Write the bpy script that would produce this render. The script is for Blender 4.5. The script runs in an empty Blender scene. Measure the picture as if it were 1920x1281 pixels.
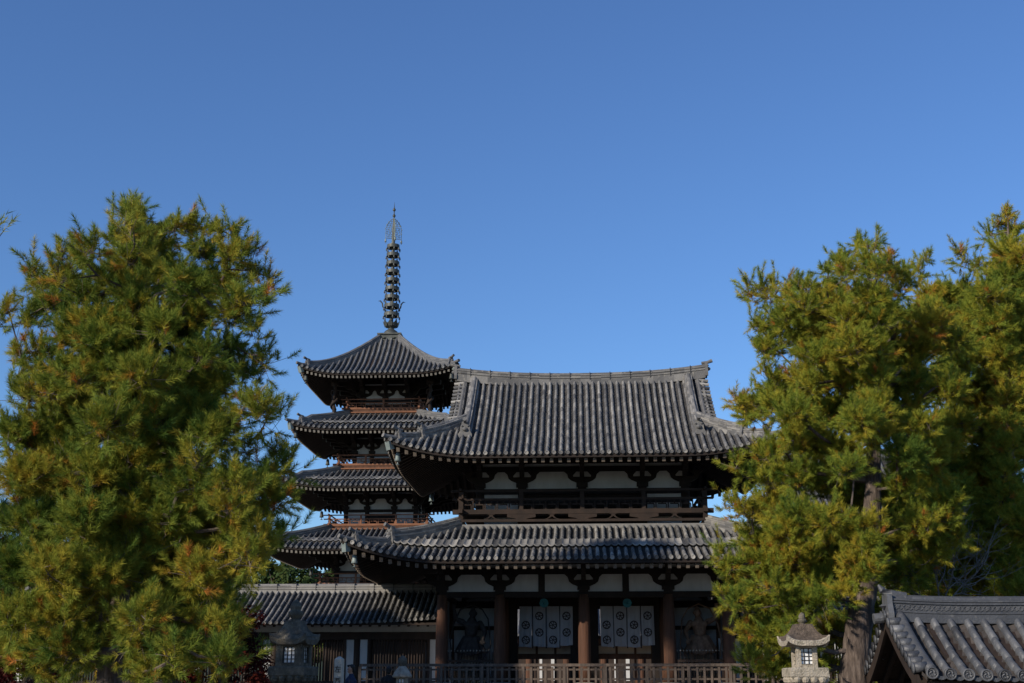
import bpy, math, random
import numpy as np
from math import sin, cos, pi, radians, sqrt, atan, tan
from mathutils import Vector

# ------------------------------------------------------------------ camera, sky, sun, exposure
SC = bpy.context.scene
COL = SC.collection
FPX, VPX, YH = 2350.0, 1097.0, 1285.0
PITCH = atan((YH - 640.5) / FPX)
YAW = atan((VPX - 960.0) / (FPX / cos(PITCH)))
EYE = np.array([0.0, 0.0, 1.6])
FW = np.array([-sin(YAW) * cos(PITCH), cos(YAW) * cos(PITCH), sin(PITCH)])
RT = np.array([cos(YAW), sin(YAW), 0.0])
UPV = np.cross(RT, FW)

def at(px, py, Y):
    """world point at distance Y in front of the viewer that the photo shows at (px, py)"""
    d = FW * FPX + RT * (px - 960) - UPV * (py - 640.5)
    return EYE + d * (Y / d[1])

cam = bpy.data.cameras.new('camera')
cam.lens = FPX / 1920 * 36.0
cam.sensor_width = 36.0
cam.clip_start = 0.1
cam.clip_end = 5000
co = bpy.data.objects.new('camera', cam)
COL.objects.link(co)
co.location = EYE
co.rotation_euler = Vector(FW).to_track_quat('-Z', 'Y').to_euler()
SC.camera = co

SUN_AZ, SUN_EL = radians(43), radians(24.0)      # sun stands behind the viewer's left shoulder
w = bpy.data.worlds.new('World')
SC.world = w
w.use_nodes = True
nt = w.node_tree
bg = nt.nodes['Background']
sky = nt.nodes.new('ShaderNodeTexSky')
sky.sky_type = 'NISHITA'
sky.sun_disc = False
sky.sun_elevation = SUN_EL
sky.sun_rotation = pi + SUN_AZ
sky.altitude = 100
sky.air_density = 1.2
sky.dust_density = 0.15
sky.ozone_density = 8.5
hs = nt.nodes.new('ShaderNodeHueSaturation')          # the blue of the photograph leans a little to violet
hs.inputs['Hue'].default_value = 0.505
hs.inputs['Saturation'].default_value = 1.0
nt.links.new(sky.outputs[0], hs.inputs['Color'])
nt.links.new(hs.outputs[0], bg.inputs[0])
bg.inputs[1].default_value = 0.145

sl = bpy.data.lights.new('sun', 'SUN')
sl.energy = 4.8
sl.angle = radians(0.53)
sl.color = (1.0, 0.9, 0.76)
so = bpy.data.objects.new('sun', sl)
COL.objects.link(so)
SD = Vector((sin(SUN_AZ) * cos(SUN_EL), cos(SUN_AZ) * cos(SUN_EL), -sin(SUN_EL)))
so.rotation_euler = SD.to_track_quat('-Z', 'Y').to_euler()
so.location = (-30, -20, 40)

SC.view_settings.view_transform = 'Standard'
SC.view_settings.look = 'None'
SC.view_settings.gamma = 1
SC.view_settings.exposure = 0.0
try:
    SC.cycles.max_bounces = 6
    SC.cycles.diffuse_bounces = 3
    SC.cycles.transparent_max_bounces = 4
except Exception:
    pass

# ------------------------------------------------------------------ materials
def ramp(nt, fac, stops):
    n = nt.nodes.new('ShaderNodeValToRGB')
    el = n.color_ramp.elements
    el[0].position, el[0].color = stops[0][0], (*stops[0][1], 1)
    el[1].position, el[1].color = stops[-1][0], (*stops[-1][1], 1)
    for p, c in stops[1:-1]:
        e = el.new(p)
        e.color = (*c, 1)
    nt.links.new(fac, n.inputs[0])
    return n.outputs[0]

def mat(name, dark, light, scale=3.0, rough=0.75, tone=0.0, bump=0.0, stretch=(1, 1, 1), detail=6.0,
        mid=None, contrast=0.28, bscale=None, spec=0.35, metal=0.0, lichen=None, lscale=9.0, lamt=0.6):
    """noise between two colours; 'tone' adds the per-face piece-to-piece variation"""
    m = bpy.data.materials.new(name)
    m.use_nodes = True
    nt = m.node_tree
    b = nt.nodes['Principled BSDF']
    b.inputs['Roughness'].default_value = rough
    b.inputs['Specular IOR Level'].default_value = spec
    b.inputs['Metallic'].default_value = metal
    tc = nt.nodes.new('ShaderNodeTexCoord')
    mp = nt.nodes.new('ShaderNodeMapping')
    mp.inputs['Scale'].default_value = stretch
    nt.links.new(tc.outputs['Object'], mp.inputs[0])
    nz = nt.nodes.new('ShaderNodeTexNoise')
    nz.inputs['Scale'].default_value = scale
    nz.inputs['Detail'].default_value = detail
    nz.inputs['Roughness'].default_value = 0.65
    nt.links.new(mp.outputs[0], nz.inputs['Vector'])
    fac = nz.outputs['Fac']
    if tone:
        at_ = nt.nodes.new('ShaderNodeAttribute')
        at_.attribute_name = 'tone'
        mx = nt.nodes.new('ShaderNodeMix')
        mx.data_type = 'FLOAT'
        mx.inputs[0].default_value = tone
        nt.links.new(nz.outputs['Fac'], mx.inputs[2])
        nt.links.new(at_.outputs['Fac'], mx.inputs[3])
        fac = mx.outputs[0]
        lo, hi = 0.15, 0.85
    else:
        lo, hi = 0.5 - contrast, 0.5 + contrast
    st = [(lo, dark), (hi, light)] if mid is None else [(lo, dark), (0.5, mid), (hi, light)]
    c = ramp(nt, fac, st)
    if lichen:
        n3 = nt.nodes.new('ShaderNodeTexNoise')
        n3.inputs['Scale'].default_value = lscale
        n3.inputs['Detail'].default_value = 7
        n3.inputs['Roughness'].default_value = 0.7
        nt.links.new(tc.outputs['Object'], n3.inputs['Vector'])
        k_ = ramp(nt, n3.outputs['Fac'], [(0.56, (0, 0, 0)), (0.66, (lamt,) * 3)])
        m3 = nt.nodes.new('ShaderNodeMix')
        m3.data_type = 'RGBA'
        nt.links.new(k_, m3.inputs[0])
        nt.links.new(c, m3.inputs[6])
        m3.inputs[7].default_value = (*lichen, 1)
        c = m3.outputs[2]
    nt.links.new(c, b.inputs['Base Color'])
    if bump:
        n2 = nt.nodes.new('ShaderNodeTexNoise')
        n2.inputs['Scale'].default_value = bscale or scale * 4
        n2.inputs['Detail'].default_value = 5
        nt.links.new(mp.outputs[0], n2.inputs['Vector'])
        bp = nt.nodes.new('ShaderNodeBump')
        bp.inputs['Strength'].default_value = bump
        bp.inputs['Distance'].default_value = 0.03
        nt.links.new(n2.outputs['Fac'], bp.inputs['Height'])
        nt.links.new(bp.outputs[0], b.inputs['Normal'])
    return m

M = {}
M['tile'] = mat('weathered_grey_tile', (0.036, 0.037, 0.04), (0.34, 0.32, 0.285), 2.2, 0.75, tone=0.7, bump=0.4, mid=(0.138, 0.133, 0.126), bscale=14, lichen=(0.34, 0.31, 0.25), lscale=5.0, lamt=0.45)
M['pan'] = mat('mossy_shaded_pan_tile', (0.012, 0.012, 0.012), (0.095, 0.088, 0.08), 3.0, 0.9, tone=0.5, bump=0.3, mid=(0.036, 0.034, 0.032), bscale=14)  # moss and dirt, with the shade between the ribs put into the colour
M['tile_far'] = mat('dark_grey_tile', (0.05, 0.052, 0.058), (0.22, 0.215, 0.205), 1.6, 0.7, tone=0.6, mid=(0.115, 0.115, 0.117))
M['tile_new'] = mat('blue_grey_glazed_tile', (0.026, 0.027, 0.03), (0.155, 0.157, 0.162), 6.0, 0.45, tone=0.6, bump=0.3, mid=(0.064, 0.067, 0.074), bscale=30, lichen=(0.27, 0.26, 0.24), lscale=13.0, lamt=0.22)
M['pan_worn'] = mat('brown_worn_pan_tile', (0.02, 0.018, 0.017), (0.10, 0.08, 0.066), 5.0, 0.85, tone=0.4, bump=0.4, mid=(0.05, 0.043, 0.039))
M['wood'] = mat('old_dark_timber', (0.010, 0.0075, 0.006), (0.048, 0.029, 0.02), 2.0, 0.8, bump=0.3, stretch=(1, 1, 0.25))
M['wood_black'] = mat('near_black_timber', (0.007, 0.0055, 0.005), (0.028, 0.018, 0.013), 2.0, 0.85, stretch=(1, 1, 0.3))  # near-black timber of eave boards, brackets and beams
M['pillar'] = mat('red_brown_pillar_timber', (0.03, 0.014, 0.008), (0.14, 0.062, 0.033), 3.0, 0.8, bump=0.5, stretch=(2, 2, 0.15))
M['rail_red'] = mat('orange_brown_rail_timber', (0.12, 0.05, 0.026), (0.28, 0.122, 0.064), 2.0, 0.8, stretch=(1, 1, 1))
M['rail_brown'] = mat('brown_rail_timber', (0.01, 0.0065, 0.0045), (0.04, 0.023, 0.015), 2.5, 0.8, bump=0.2)
M['rail_grey'] = mat('silvered_fence_timber', (0.035, 0.027, 0.021), (0.16, 0.118, 0.088), 4.0, 0.8, bump=0.3, stretch=(2, 2, 0.3))
M['end_pale'] = mat('pale_beam_end', (0.11, 0.098, 0.082), (0.34, 0.31, 0.26), 9, 0.8)  # pale tone for rafter ends and picket tips
M['end_dim'] = mat('brownish_beam_end', (0.06, 0.045, 0.035), (0.2, 0.16, 0.12), 3, 0.8)  # browner rafter ends of the gate
M['plaster'] = mat('white_lime_plaster', (0.36, 0.35, 0.33), (0.58, 0.575, 0.56), 1.4, 0.9, stretch=(1, 1, 0.35))
M['panel_cream'] = mat('cream_panel', (0.45, 0.36, 0.27), (0.6, 0.5, 0.4), 2, 0.9)
M['bronze'] = mat('green_black_bronze', (0.025, 0.028, 0.026), (0.12, 0.125, 0.11), 3, 0.55, metal=0.35)
M['bronze_pale'] = mat('pale_bronze_sheet', (0.10, 0.13, 0.12), (0.27, 0.31, 0.29), 3, 0.6, metal=0.2)
M['teal'] = mat('teal_verdigris', (0.005, 0.05, 0.045), (0.015, 0.12, 0.105), 4, 0.6)
M['stone'] = mat('lichen_granite', (0.12, 0.10, 0.07), (0.50, 0.43, 0.33), 7, 0.9, lichen=(0.10, 0.10, 0.065), lscale=8, lamt=0.7, bump=0.9, mid=(0.36, 0.315, 0.245), bscale=40)
M['stone_dark'] = mat('mossy_dark_granite', (0.03, 0.028, 0.021), (0.22, 0.185, 0.135), 6, 0.9, lichen=(0.2, 0.19, 0.14), lscale=8, bump=0.9, mid=(0.10, 0.088, 0.066), bscale=40)
M['stone_pale'] = mat('pale_cut_granite', (0.34, 0.32, 0.26), (0.6, 0.57, 0.48), 7, 0.9, bump=0.5, bscale=40, lichen=(0.12, 0.11, 0.08), lscale=6)
M['cap_moss'] = mat('rough_mossy_stone_cap', (0.035, 0.026, 0.018), (0.22, 0.165, 0.12), 18, 0.95, bump=0.9, mid=(0.10, 0.075, 0.055), bscale=60)
M['podium'] = mat('podium_stone', (0.2, 0.18, 0.15), (0.42, 0.38, 0.33), 2, 0.9, bump=0.3)
M['paper'] = mat('white_paper_pane', (0.72, 0.72, 0.7), (0.85, 0.85, 0.83), 3, 0.7)
M['black'] = mat('black_lattice', (0.012, 0.011, 0.01), (0.04, 0.035, 0.03), 3, 0.7)
M['ink'] = mat('carved_black_letter', (0.012, 0.012, 0.012), (0.04, 0.04, 0.038), 3, 0.8)
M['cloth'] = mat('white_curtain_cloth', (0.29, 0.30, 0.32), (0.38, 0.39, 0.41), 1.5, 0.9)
M['crest'] = mat('dark_brown_crest_dye', (0.03, 0.024, 0.022), (0.07, 0.055, 0.05), 6, 0.9)
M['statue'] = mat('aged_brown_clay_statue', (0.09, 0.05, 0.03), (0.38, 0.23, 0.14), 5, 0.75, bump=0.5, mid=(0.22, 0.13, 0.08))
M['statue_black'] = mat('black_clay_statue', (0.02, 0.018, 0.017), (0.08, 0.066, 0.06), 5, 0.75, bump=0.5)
M['bark'] = mat('pine_bark', (0.016, 0.013, 0.011), (0.21, 0.165, 0.135), 14, 0.95, bump=1.0, stretch=(1, 1, 0.18), mid=(0.085, 0.064, 0.052), bscale=22)
M['twig'] = mat('pine_branch_bark', (0.04, 0.03, 0.025), (0.18, 0.14, 0.115), 6, 0.95)
M['bare'] = mat('pale_lichened_bark', (0.04, 0.036, 0.033), (0.27, 0.25, 0.23), 9, 0.95)
M['gravel'] = mat('pale_sand_gravel', (0.10, 0.085, 0.065), (0.2, 0.175, 0.14), 0.8, 0.95, bump=0.4, bscale=30)
M['hill'] = mat('wooded_hillside', (0.012, 0.02, 0.008), (0.05, 0.065, 0.02), 0.25, 0.95)
M['skin'] = mat('skin', (0.36, 0.2, 0.13), (0.46, 0.27, 0.18), 5, 0.6)
M['hair'] = mat('black_hair', (0.008, 0.007, 0.006), (0.02, 0.018, 0.016), 20, 0.6)
M['navy'] = mat('navy_jacket_cloth', (0.012, 0.018, 0.045), (0.025, 0.038, 0.08), 6, 0.85)
M['black_cloth'] = mat('black_coat_cloth', (0.008, 0.008, 0.009), (0.022, 0.02, 0.02), 6, 0.85)
M['trouser'] = mat('grey_trouser_cloth', (0.03, 0.03, 0.034), (0.06, 0.06, 0.065), 6, 0.85)

def leaf_mat(name, stops, trans=0.22, rough=0.6):
    m = bpy.data.materials.new(name)
    m.use_nodes = True
    nt = m.node_tree
    b = nt.nodes['Principled BSDF']
    b.inputs['Roughness'].default_value = rough
    b.inputs['Specular IOR Level'].default_value = 0.1
    a = nt.nodes.new('ShaderNodeAttribute')
    a.attribute_name = 'tone'
    c = ramp(nt, a.outputs['Fac'], stops)
    nt.links.new(c, b.inputs['Base Color'])
    tr = nt.nodes.new('ShaderNodeBsdfTranslucent')
    nt.links.new(c, tr.inputs['Color'])
    mx = nt.nodes.new('ShaderNodeMixShader')
    mx.inputs[0].default_value = trans
    nt.links.new(b.outputs[0], mx.inputs[1])
    nt.links.new(tr.outputs[0], mx.inputs[2])
    nt.links.new(mx.outputs[0], nt.nodes['Material Output'].inputs['Surface'])
    return m

M['needle'] = leaf_mat('pine_needles', [(0.0, (0.088, 0.155, 0.028)), (0.3, (0.22, 0.258, 0.036)), (0.55, (0.38, 0.31, 0.036)),
                                        (0.78, (0.38, 0.235, 0.032)), (1.0, (0.48, 0.18, 0.04))])
M['needle_olive'] = leaf_mat('olive_pine_needles', [(0.0, (0.094, 0.155, 0.026)), (0.3, (0.242, 0.275, 0.034)), (0.55, (0.39, 0.325, 0.036)),
                                                    (0.78, (0.40, 0.255, 0.03)), (1.0, (0.48, 0.18, 0.04))])
M['maple'] = leaf_mat('dark_red_maple_leaves', [(0.0, (0.02, 0.003, 0.003)), (0.6, (0.055, 0.006, 0.005)), (1.0, (0.11, 0.02, 0.009))])
M['leaf'] = leaf_mat('evergreen_leaves', [(0.0, (0.02, 0.038, 0.012)), (0.6, (0.055, 0.085, 0.022)), (1.0, (0.14, 0.13, 0.03))])

# ------------------------------------------------------------------ scene-graph helpers
ROOT = {}
def setp(o, label=None, cat=None, group=None, kind=None):
    if label: o['label'] = label
    if cat: o['category'] = cat
    if group: o['group'] = group
    if kind: o['kind'] = kind
    return o

def thing(name, label, cat, loc, group=None, kind=None):
    o = bpy.data.objects.new(name, None)
    o.empty_display_size = 0.3
    COL.objects.link(o)
    o.location = loc
    ROOT[o.name] = np.array(loc, float)
    return setp(o, label, cat, group, kind)

def copy_tree(o, parent=None):
    c = o.copy()
    COL.objects.link(c)
    if parent is not None:
        c.parent = parent
    for ch in [x for x in COL.objects if x.parent == o]:
        copy_tree(ch, c)
    return c

class MB:
    """collects shapes of ONE object: vertices, faces and a per-face tone"""
    def __init__(s):
        s.v, s.f, s.t, s.mi, s.cur, s.cuts = [], [], [], [], 0, []
    def add(s, vs, fs, tone=0.5):
        b = len(s.v)
        s.cuts.append((b, len(s.f)))
        s.v.extend(vs)
        s.f.extend([tuple(i + b for i in f) for f in fs])
        s.t.extend([tone] * len(fs))
        s.mi.extend([s.cur] * len(fs))
        return s
    def box(s, c, size, tone=0.5, rz=0.0):
        cx, cy, cz = c
        hx, hy, hz = size[0] / 2, size[1] / 2, size[2] / 2
        ca, sa = cos(rz), sin(rz)
        vs = []
        for dz in (-hz, hz):
            for dx, dy in ((-hx, -hy), (hx, -hy), (hx, hy), (-hx, hy)):
                vs.append((cx + dx * ca - dy * sa, cy + dx * sa + dy * ca, cz + dz))
        return s.add(vs, [(3, 2, 1, 0), (4, 5, 6, 7), (0, 1, 5, 4), (1, 2, 6, 5), (2, 3, 7, 6), (3, 0, 4, 7)], tone)
    def bb(s, x0, x1, y0, y1, z0, z1, tone=0.5):
        return s.box(((x0 + x1) / 2, (y0 + y1) / 2, (z0 + z1) / 2), (x1 - x0, y1 - y0, z1 - z0), tone)
    def beam(s, a, b, wd, ht, tone=0.5, up=(0, 0, 1)):
        a, b = Vector(a), Vector(b)
        d = (b - a).normalized()
        sd = d.cross(Vector(up)).normalized()
        u = sd.cross(d)
        vs = []
        for p in (a, b):
            for i, j in ((-1, -1), (1, -1), (1, 1), (-1, 1)):
                vs.append(tuple(p + sd * (i * wd / 2) + u * (j * ht / 2)))
        return s.add(vs, [(3, 2, 1, 0), (4, 5, 6, 7), (0, 1, 5, 4), (1, 2, 6, 5), (2, 3, 7, 6), (3, 0, 4, 7)], tone)
    def tube(s, pts, radii, n=8, tone=0.5, wob=None):
        pts = [Vector(p) for p in pts]
        vs, fs = [], []
        for i, p in enumerate(pts):
            d = (pts[min(i + 1, len(pts) - 1)] - pts[max(i - 1, 0)]).normalized()
            ref = Vector((1, 0, 0)) if abs(d.x) < 0.8 else Vector((0, 1, 0))
            sx = d.cross(ref).normalized()
            sy = d.cross(sx)
            for k in range(n):
                an = 2 * pi * k / n
                r = radii[i] * (1 + (wob(i, k) if wob else 0))
                vs.append(tuple(p + sx * (cos(an) * r) + sy * (sin(an) * r)))
        for i in range(len(pts) - 1):
            for k in range(n):
                k2 = (k + 1) % n
                fs.append((i * n + k, i * n + k2, (i + 1) * n + k2, (i + 1) * n + k))
        fs.append(tuple(range(n - 1, -1, -1)))
        fs.append(tuple((len(pts) - 1) * n + k for k in range(n)))
        return s.add(vs, fs, tone)
    def lathe(s, prof, n, c, tone=0.5, rot=0.0, sq=0.0):
        vs, fs = [], []
        for r, z in prof:
            for k in range(n):
                an = 2 * pi * k / n + rot
                vs.append((c[0] + cos(an) * r, c[1] + sin(an) * r, c[2] + z))
        for i in range(len(prof) - 1):
            for k in range(n):
                k2 = (k + 1) % n
                fs.append((i * n + k, i * n + k2, (i + 1) * n + k2, (i + 1) * n + k))
        fs.append(tuple(range(n - 1, -1, -1)))
        fs.append(tuple((len(prof) - 1) * n + k for k in range(n)))
        return s.add(vs, fs, tone)
    def prism(s, poly, o, ux, uy, th, tone=0.5):
        """flat outline with thickness th along ux x uy, centred on o"""
        o, ux, uy = Vector(o), Vector(ux), Vector(uy)
        nn = ux.cross(uy).normalized() * (th / 2)
        n = len(poly)
        vs = [tuple(o + ux * a + uy * b - nn) for a, b in poly] + [tuple(o + ux * a + uy * b + nn) for a, b in poly]
        fs = [tuple(range(n - 1, -1, -1)), tuple(range(n, 2 * n))]
        fs += [(i, (i + 1) % n, n + (i + 1) % n, n + i) for i in range(n)]
        return s.add(vs, fs, tone)
    def sweep(s, path, prof, tone=0.5, scale=None, tonef=None):
        """closed outline (side, up) carried along a path, up stays vertical"""
        path = [Vector(p) for p in path]
        n = len(prof)
        vs, fs = [], []
        for i, p in enumerate(path):
            d = path[min(i + 1, len(path) - 1)] - path[max(i - 1, 0)]
            sd = Vector((d.y, -d.x, 0)).normalized()
            k = scale(i / (len(path) - 1)) if scale else 1
            for a, b in prof:
                vs.append(tuple(p + sd * (a * k) + Vector((0, 0, b * k))))
        b0 = len(s.v)
        s.v.extend(vs)
        for i in range(len(path) - 1):
            for k in range(n):
                k2 = (k + 1) % n
                s.f.append(tuple(b0 + q for q in (i * n + k, i * n + k2, (i + 1) * n + k2, (i + 1) * n + k)))
                s.t.append(tonef() if tonef else tone)
        s.f.append(tuple(b0 + q for q in range(n - 1, -1, -1)))
        s.f.append(tuple(b0 + (len(path) - 1) * n + k for k in range(n)))
        s.t.extend([tone, tone])
        return s
    def build(s, name, m, parent=None, smooth=False, label=None):
        off = np.zeros(3)
        p = parent
        while p is not None:
            if p.name in ROOT:
                off = ROOT[p.name]
                break
            p = p.parent
        me = bpy.data.meshes.new(name)
        v = np.array(s.v, float) - off
        me.from_pydata(v.tolist(), [], s.f)
        a = me.attributes.new('tone', 'FLOAT', 'FACE')
        a.data.foreach_set('value', np.array(s.t, np.float32))
        if smooth:
            me.polygons.foreach_set('use_smooth', [True] * len(me.polygons))
        for q in (m if isinstance(m, (list, tuple)) else [m]):
            me.materials.append(q)
        if isinstance(m, (list, tuple)):
            me.polygons.foreach_set('material_index', s.mi)
        me.update()
        o = bpy.data.objects.new(name, me)
        COL.objects.link(o)
        if parent is not None:
            o.parent = parent
        if label: o['label'] = label
        return o

def build_each(mb, name, m, parent=None, smooth=False):
    """one object for every shape that was added to mb"""
    cuts = mb.cuts + [(len(mb.v), len(mb.f))]
    out = []
    for (v0, f0), (v1, f1) in zip(cuts[:-1], cuts[1:]):
        q = MB()
        q.v = mb.v[v0:v1]
        q.f = [tuple(i - v0 for i in f) for f in mb.f[f0:f1]]
        q.t, q.mi = mb.t[f0:f1], mb.mi[f0:f1]
        out.append(q.build(name, m, parent, smooth))
    return out

def np_mesh(name, verts, nper, tone, m, parent=None, off=(0, 0, 0)):
    """fast mesh of many separate faces with nper corners each"""
    me = bpy.data.meshes.new(name)
    nf = len(verts) // nper
    me.vertices.add(len(verts))
    me.vertices.foreach_set('co', (verts - np.array(off)).astype(np.float32).ravel())
    me.loops.add(len(verts))
    me.loops.foreach_set('vertex_index', np.arange(len(verts), dtype=np.int32))
    me.polygons.add(nf)
    me.polygons.foreach_set('loop_start', np.arange(0, len(verts), nper, dtype=np.int32))
    try:
        me.polygons.foreach_set('loop_total', np.full(nf, nper, dtype=np.int32))
    except Exception:
        pass
    a = me.attributes.new('tone', 'FLOAT', 'FACE')
    a.data.foreach_set('value', tone.astype(np.float32))
    me.materials.append(m)
    me.update(calc_edges=True)
    o = bpy.data.objects.new(name, me)
    COL.objects.link(o)
    if parent is not None:
        o.parent = parent
    return o

RND = random.Random(5)
rt_ = lambda: min(1, max(0, RND.gauss(0.5, 0.24)))

# ------------------------------------------------------------------ ground
def gz(x, y):
    t = min(1, max(0, (y - 30) / 16.0))
    return 0.55 * t * t * (3 - 2 * t)

g = MB()
xs = [-900, -300, -120, -60, -40, -25, -15, -8, 0, 8, 15, 25, 40, 60, 120, 300, 900]
ys = [-200, -60, -20, 0, 10, 20, 26, 30, 33, 36, 39, 42, 46, 52, 70, 100, 160, 240, 400, 1200]
n = len(xs)
g.add([(x, y, gz(x, y)) for y in ys for x in xs],
      [(j * n + i, j * n + i + 1, (j + 1) * n + i + 1, (j + 1) * n + i) for j in range(len(ys) - 1) for i in range(n - 1)])
setp(g.build('ground', M['gravel'], smooth=True), 'pale sandy ground of the temple approach and court', kind='structure')

h = MB()
rr = random.Random(3)
xs = np.linspace(-420, 420, 41)
ys = np.linspace(215, 420, 12)
hv = []
for j, y in enumerate(ys):
    for i, x in enumerate(xs):
        k = j / 11
        hv.append((x, y, 0.2 + k * (22 + 6 * sin(x * 0.02 + 1) + 3 * sin(x * 0.06)) + rr.uniform(-0.8, 0.8) * (k > 0)))
h.add(hv, [(j * 41 + i, j * 41 + i + 1, (j + 1) * 41 + i + 1, (j + 1) * 41 + i) for j in range(11) for i in range(40)])
setp(h.build('hill', M['hill'], smooth=True), 'low dark wooded hill behind the temple court', kind='structure')

# ------------------------------------------------------------------ roofs
def mkF(z0, a, b, L, c, ue, dl, step=None, p=2.3):
    def F(u, d):
        s = max(0.0, (abs(u) - (ue - c)) / c)
        z = z0 + a * d + b * d * d + L * s ** p * max(0.0, 1 - d / dl)
        if step and d >= step[0]:
            z += step[2]
        return z
    return F

def mkW(cx, cy, ye, th):
    ca, sa = round(cos(th), 9), round(sin(th), 9)
    def W(u, d, z):
        ly = -(ye - d)
        return (cx + u * ca - ly * sa, cy + u * sa + ly * ca, z)
    return W

def tile_side(mb, W, F, ue, dmaxf, pitch, rr, step=None, tl=0.34, uc=None, pan_mb=None, segs=6, disc=True):
    """one roof slope: concave pan courses and round cover-tile ribs with disc ends"""
    uc = uc if uc is not None else ue
    pan_mb = pan_mb or mb
    n = int(2 * uc / pitch)
    us = [(i - (n - 1) / 2) * pitch for i in range(n)]
    edges = [-uc] + us + [uc]
    # pans
    cl = tl * 0.62
    for i in range(len(edges) - 1):
        uL, uR = edges[i], edges[i + 1]
        uM = (uL + uR) / 2
        cols = (uL, uM, uR)
        dm = [max(0, dmaxf(u)) for u in cols]
        K = int(max(dm) / cl) + 1
        tn = rt_()
        for k in range(K):
            d0, d1 = k * cl, (k + 1) * cl
            if step and d0 > step[0] - 0.05 and d1 < step[0] + step[1] - 0.1:
                continue
            vs = []
            for j, u in enumerate(cols):
                sag = -rr * 1.2 if j == 1 else -rr * 0.1
                a0, a1 = min(d0, dm[j]), min(d1, dm[j])
                vs.append(W(u, a0 - (0.03 if k == 0 else 0), F(u, a0) + sag + 0.035))
                vs.append(W(u, a1, F(u, a1) + sag))
                vs.append(W(u, a0, F(u, a0) + sag - 0.02))
            tt = 0.6 * tn + 0.4 * rt_()
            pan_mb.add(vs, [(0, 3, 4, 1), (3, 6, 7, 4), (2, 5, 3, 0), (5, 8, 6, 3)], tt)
    # ribs
    for u in us:
        dm = dmaxf(u)
        if dm < 0.15:
            continue
        spans = [(-0.05, dm)]
        if step:
            s0 = step[0]
            spans = [(-0.05, min(dm, s0 + 0.06))]
            if dm > s0 + step[1] + 0.1:
                spans.append((s0 + step[1] - 0.05, dm))
        rowt = rt_()
        for si, (a, b) in enumerate(spans):
            d = a
            first = True
            while d < b - 0.02:
                e = min(b, d + tl)
                rings = []
                jit = RND.uniform(-0.008, 0.008)
                for dd, r in ((d, rr), (e, rr * 0.87)):
                    de = max(dd, 0.0)
                    z = F(u, de) if not (step and si == 0) else F(u, min(de, step[0] - 1e-4)) + (0.3 * (de - step[0]) if de > step[0] else 0)
                    sl = (F(u, de + 0.05) - F(u, de)) / 0.05
                    if abs(sl) > 1.5: sl = 0.5
                    q = 1 / sqrt(1 + sl * sl)
                    if dd < 0: z += sl * dd
                    for k in range(segs + 1):
                        ph = pi * k / segs
                        rings.append(W(u + jit + r * cos(ph), dd - sl * q * r * sin(ph), z - 0.02 + q * r * 1.55 * sin(ph)))
                m = segs + 1
                fs = [(k, k + 1, m + k + 1, m + k) for k in range(segs)] + [tuple(range(m - 1, -1, -1))]
                mb.add(rings, fs, 0.45 * rowt + 0.55 * rt_())
                if first and si == 0 and disc:
                    z = F(u, 0) - 0.05
                    R = rr * 1.12
                    dv = []
                    for dd in (d - 0.035, d + 0.01):
                        for k in range(10):
                            an = 2 * pi * k / 10
                            dv.append(W(u + R * cos(an), dd, z + 0.035 + R * sin(an)))
                    for k in range(10):
                        an = 2 * pi * k / 10
                        dv.append(W(u + R * 0.72 * cos(an), d - 0.035, z + 0.035 + R * 0.72 * sin(an)))
                    for k in range(10):
                        an = 2 * pi * k / 10
                        dv.append(W(u + R * 0.66 * cos(an), d - 0.015, z + 0.035 + R * 0.66 * sin(an)))
                    fs = [(k, (k + 1) % 10, 10 + (k + 1) % 10, 10 + k) for k in range(10)]
                    fs += [(k, 20 + k, 20 + (k + 1) % 10, (k + 1) % 10) for k in range(10)]
                    fs += [(20 + k, 30 + k, 30 + (k + 1) % 10, 20 + (k + 1) % 10) for k in range(10)]
                    fs += [tuple(range(30, 40)), tuple(range(19, 9, -1))]
                    mb.add(dv, fs, rt_())
                first = False
                d = e
    # scalloped course of flat tiles over the break in the slope
    if step:
        s0, bw, hh = step
        for i in range(len(edges) - 1):
            uL, uR = edges[i], edges[i + 1]
            if min(dmaxf(uL), dmaxf(uR)) < s0 + 0.1:
                continue
            tn = rt_()
            vs = []
            rows = (s0 - 0.1, s0 + bw * 0.5, s0 + bw + 0.05)
            for r, dd in enumerate(rows):
                for k in range(5):
                    t = k / 4
                    u = uL + (uR - uL) * t
                    dd2 = min(dd, dmaxf(u))
                    z = F(u, max(dd2, s0)) + 0.06 - 0.075 * (1 - (2 * t - 1) ** 2) + (0.03 if r == 0 else 0)
                    if r == 0: z -= 0.04
                    vs.append(W(u, dd2 - (0.03 * (1 - (2 * t - 1) ** 2) if r == 0 else 0), z))
            for k in range(5):
                v = vs[k]
                vs.append((v[0], v[1], v[2] - 0.05))
            fs = [(r * 5 + k, r * 5 + k + 1, r * 5 + k + 6, r * 5 + k + 5) for r in range(2) for k in range(4)]
            fs += [(15 + k, 16 + k, k + 1, k) for k in range(4)]
            mb.add(vs, fs, tn)

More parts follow.
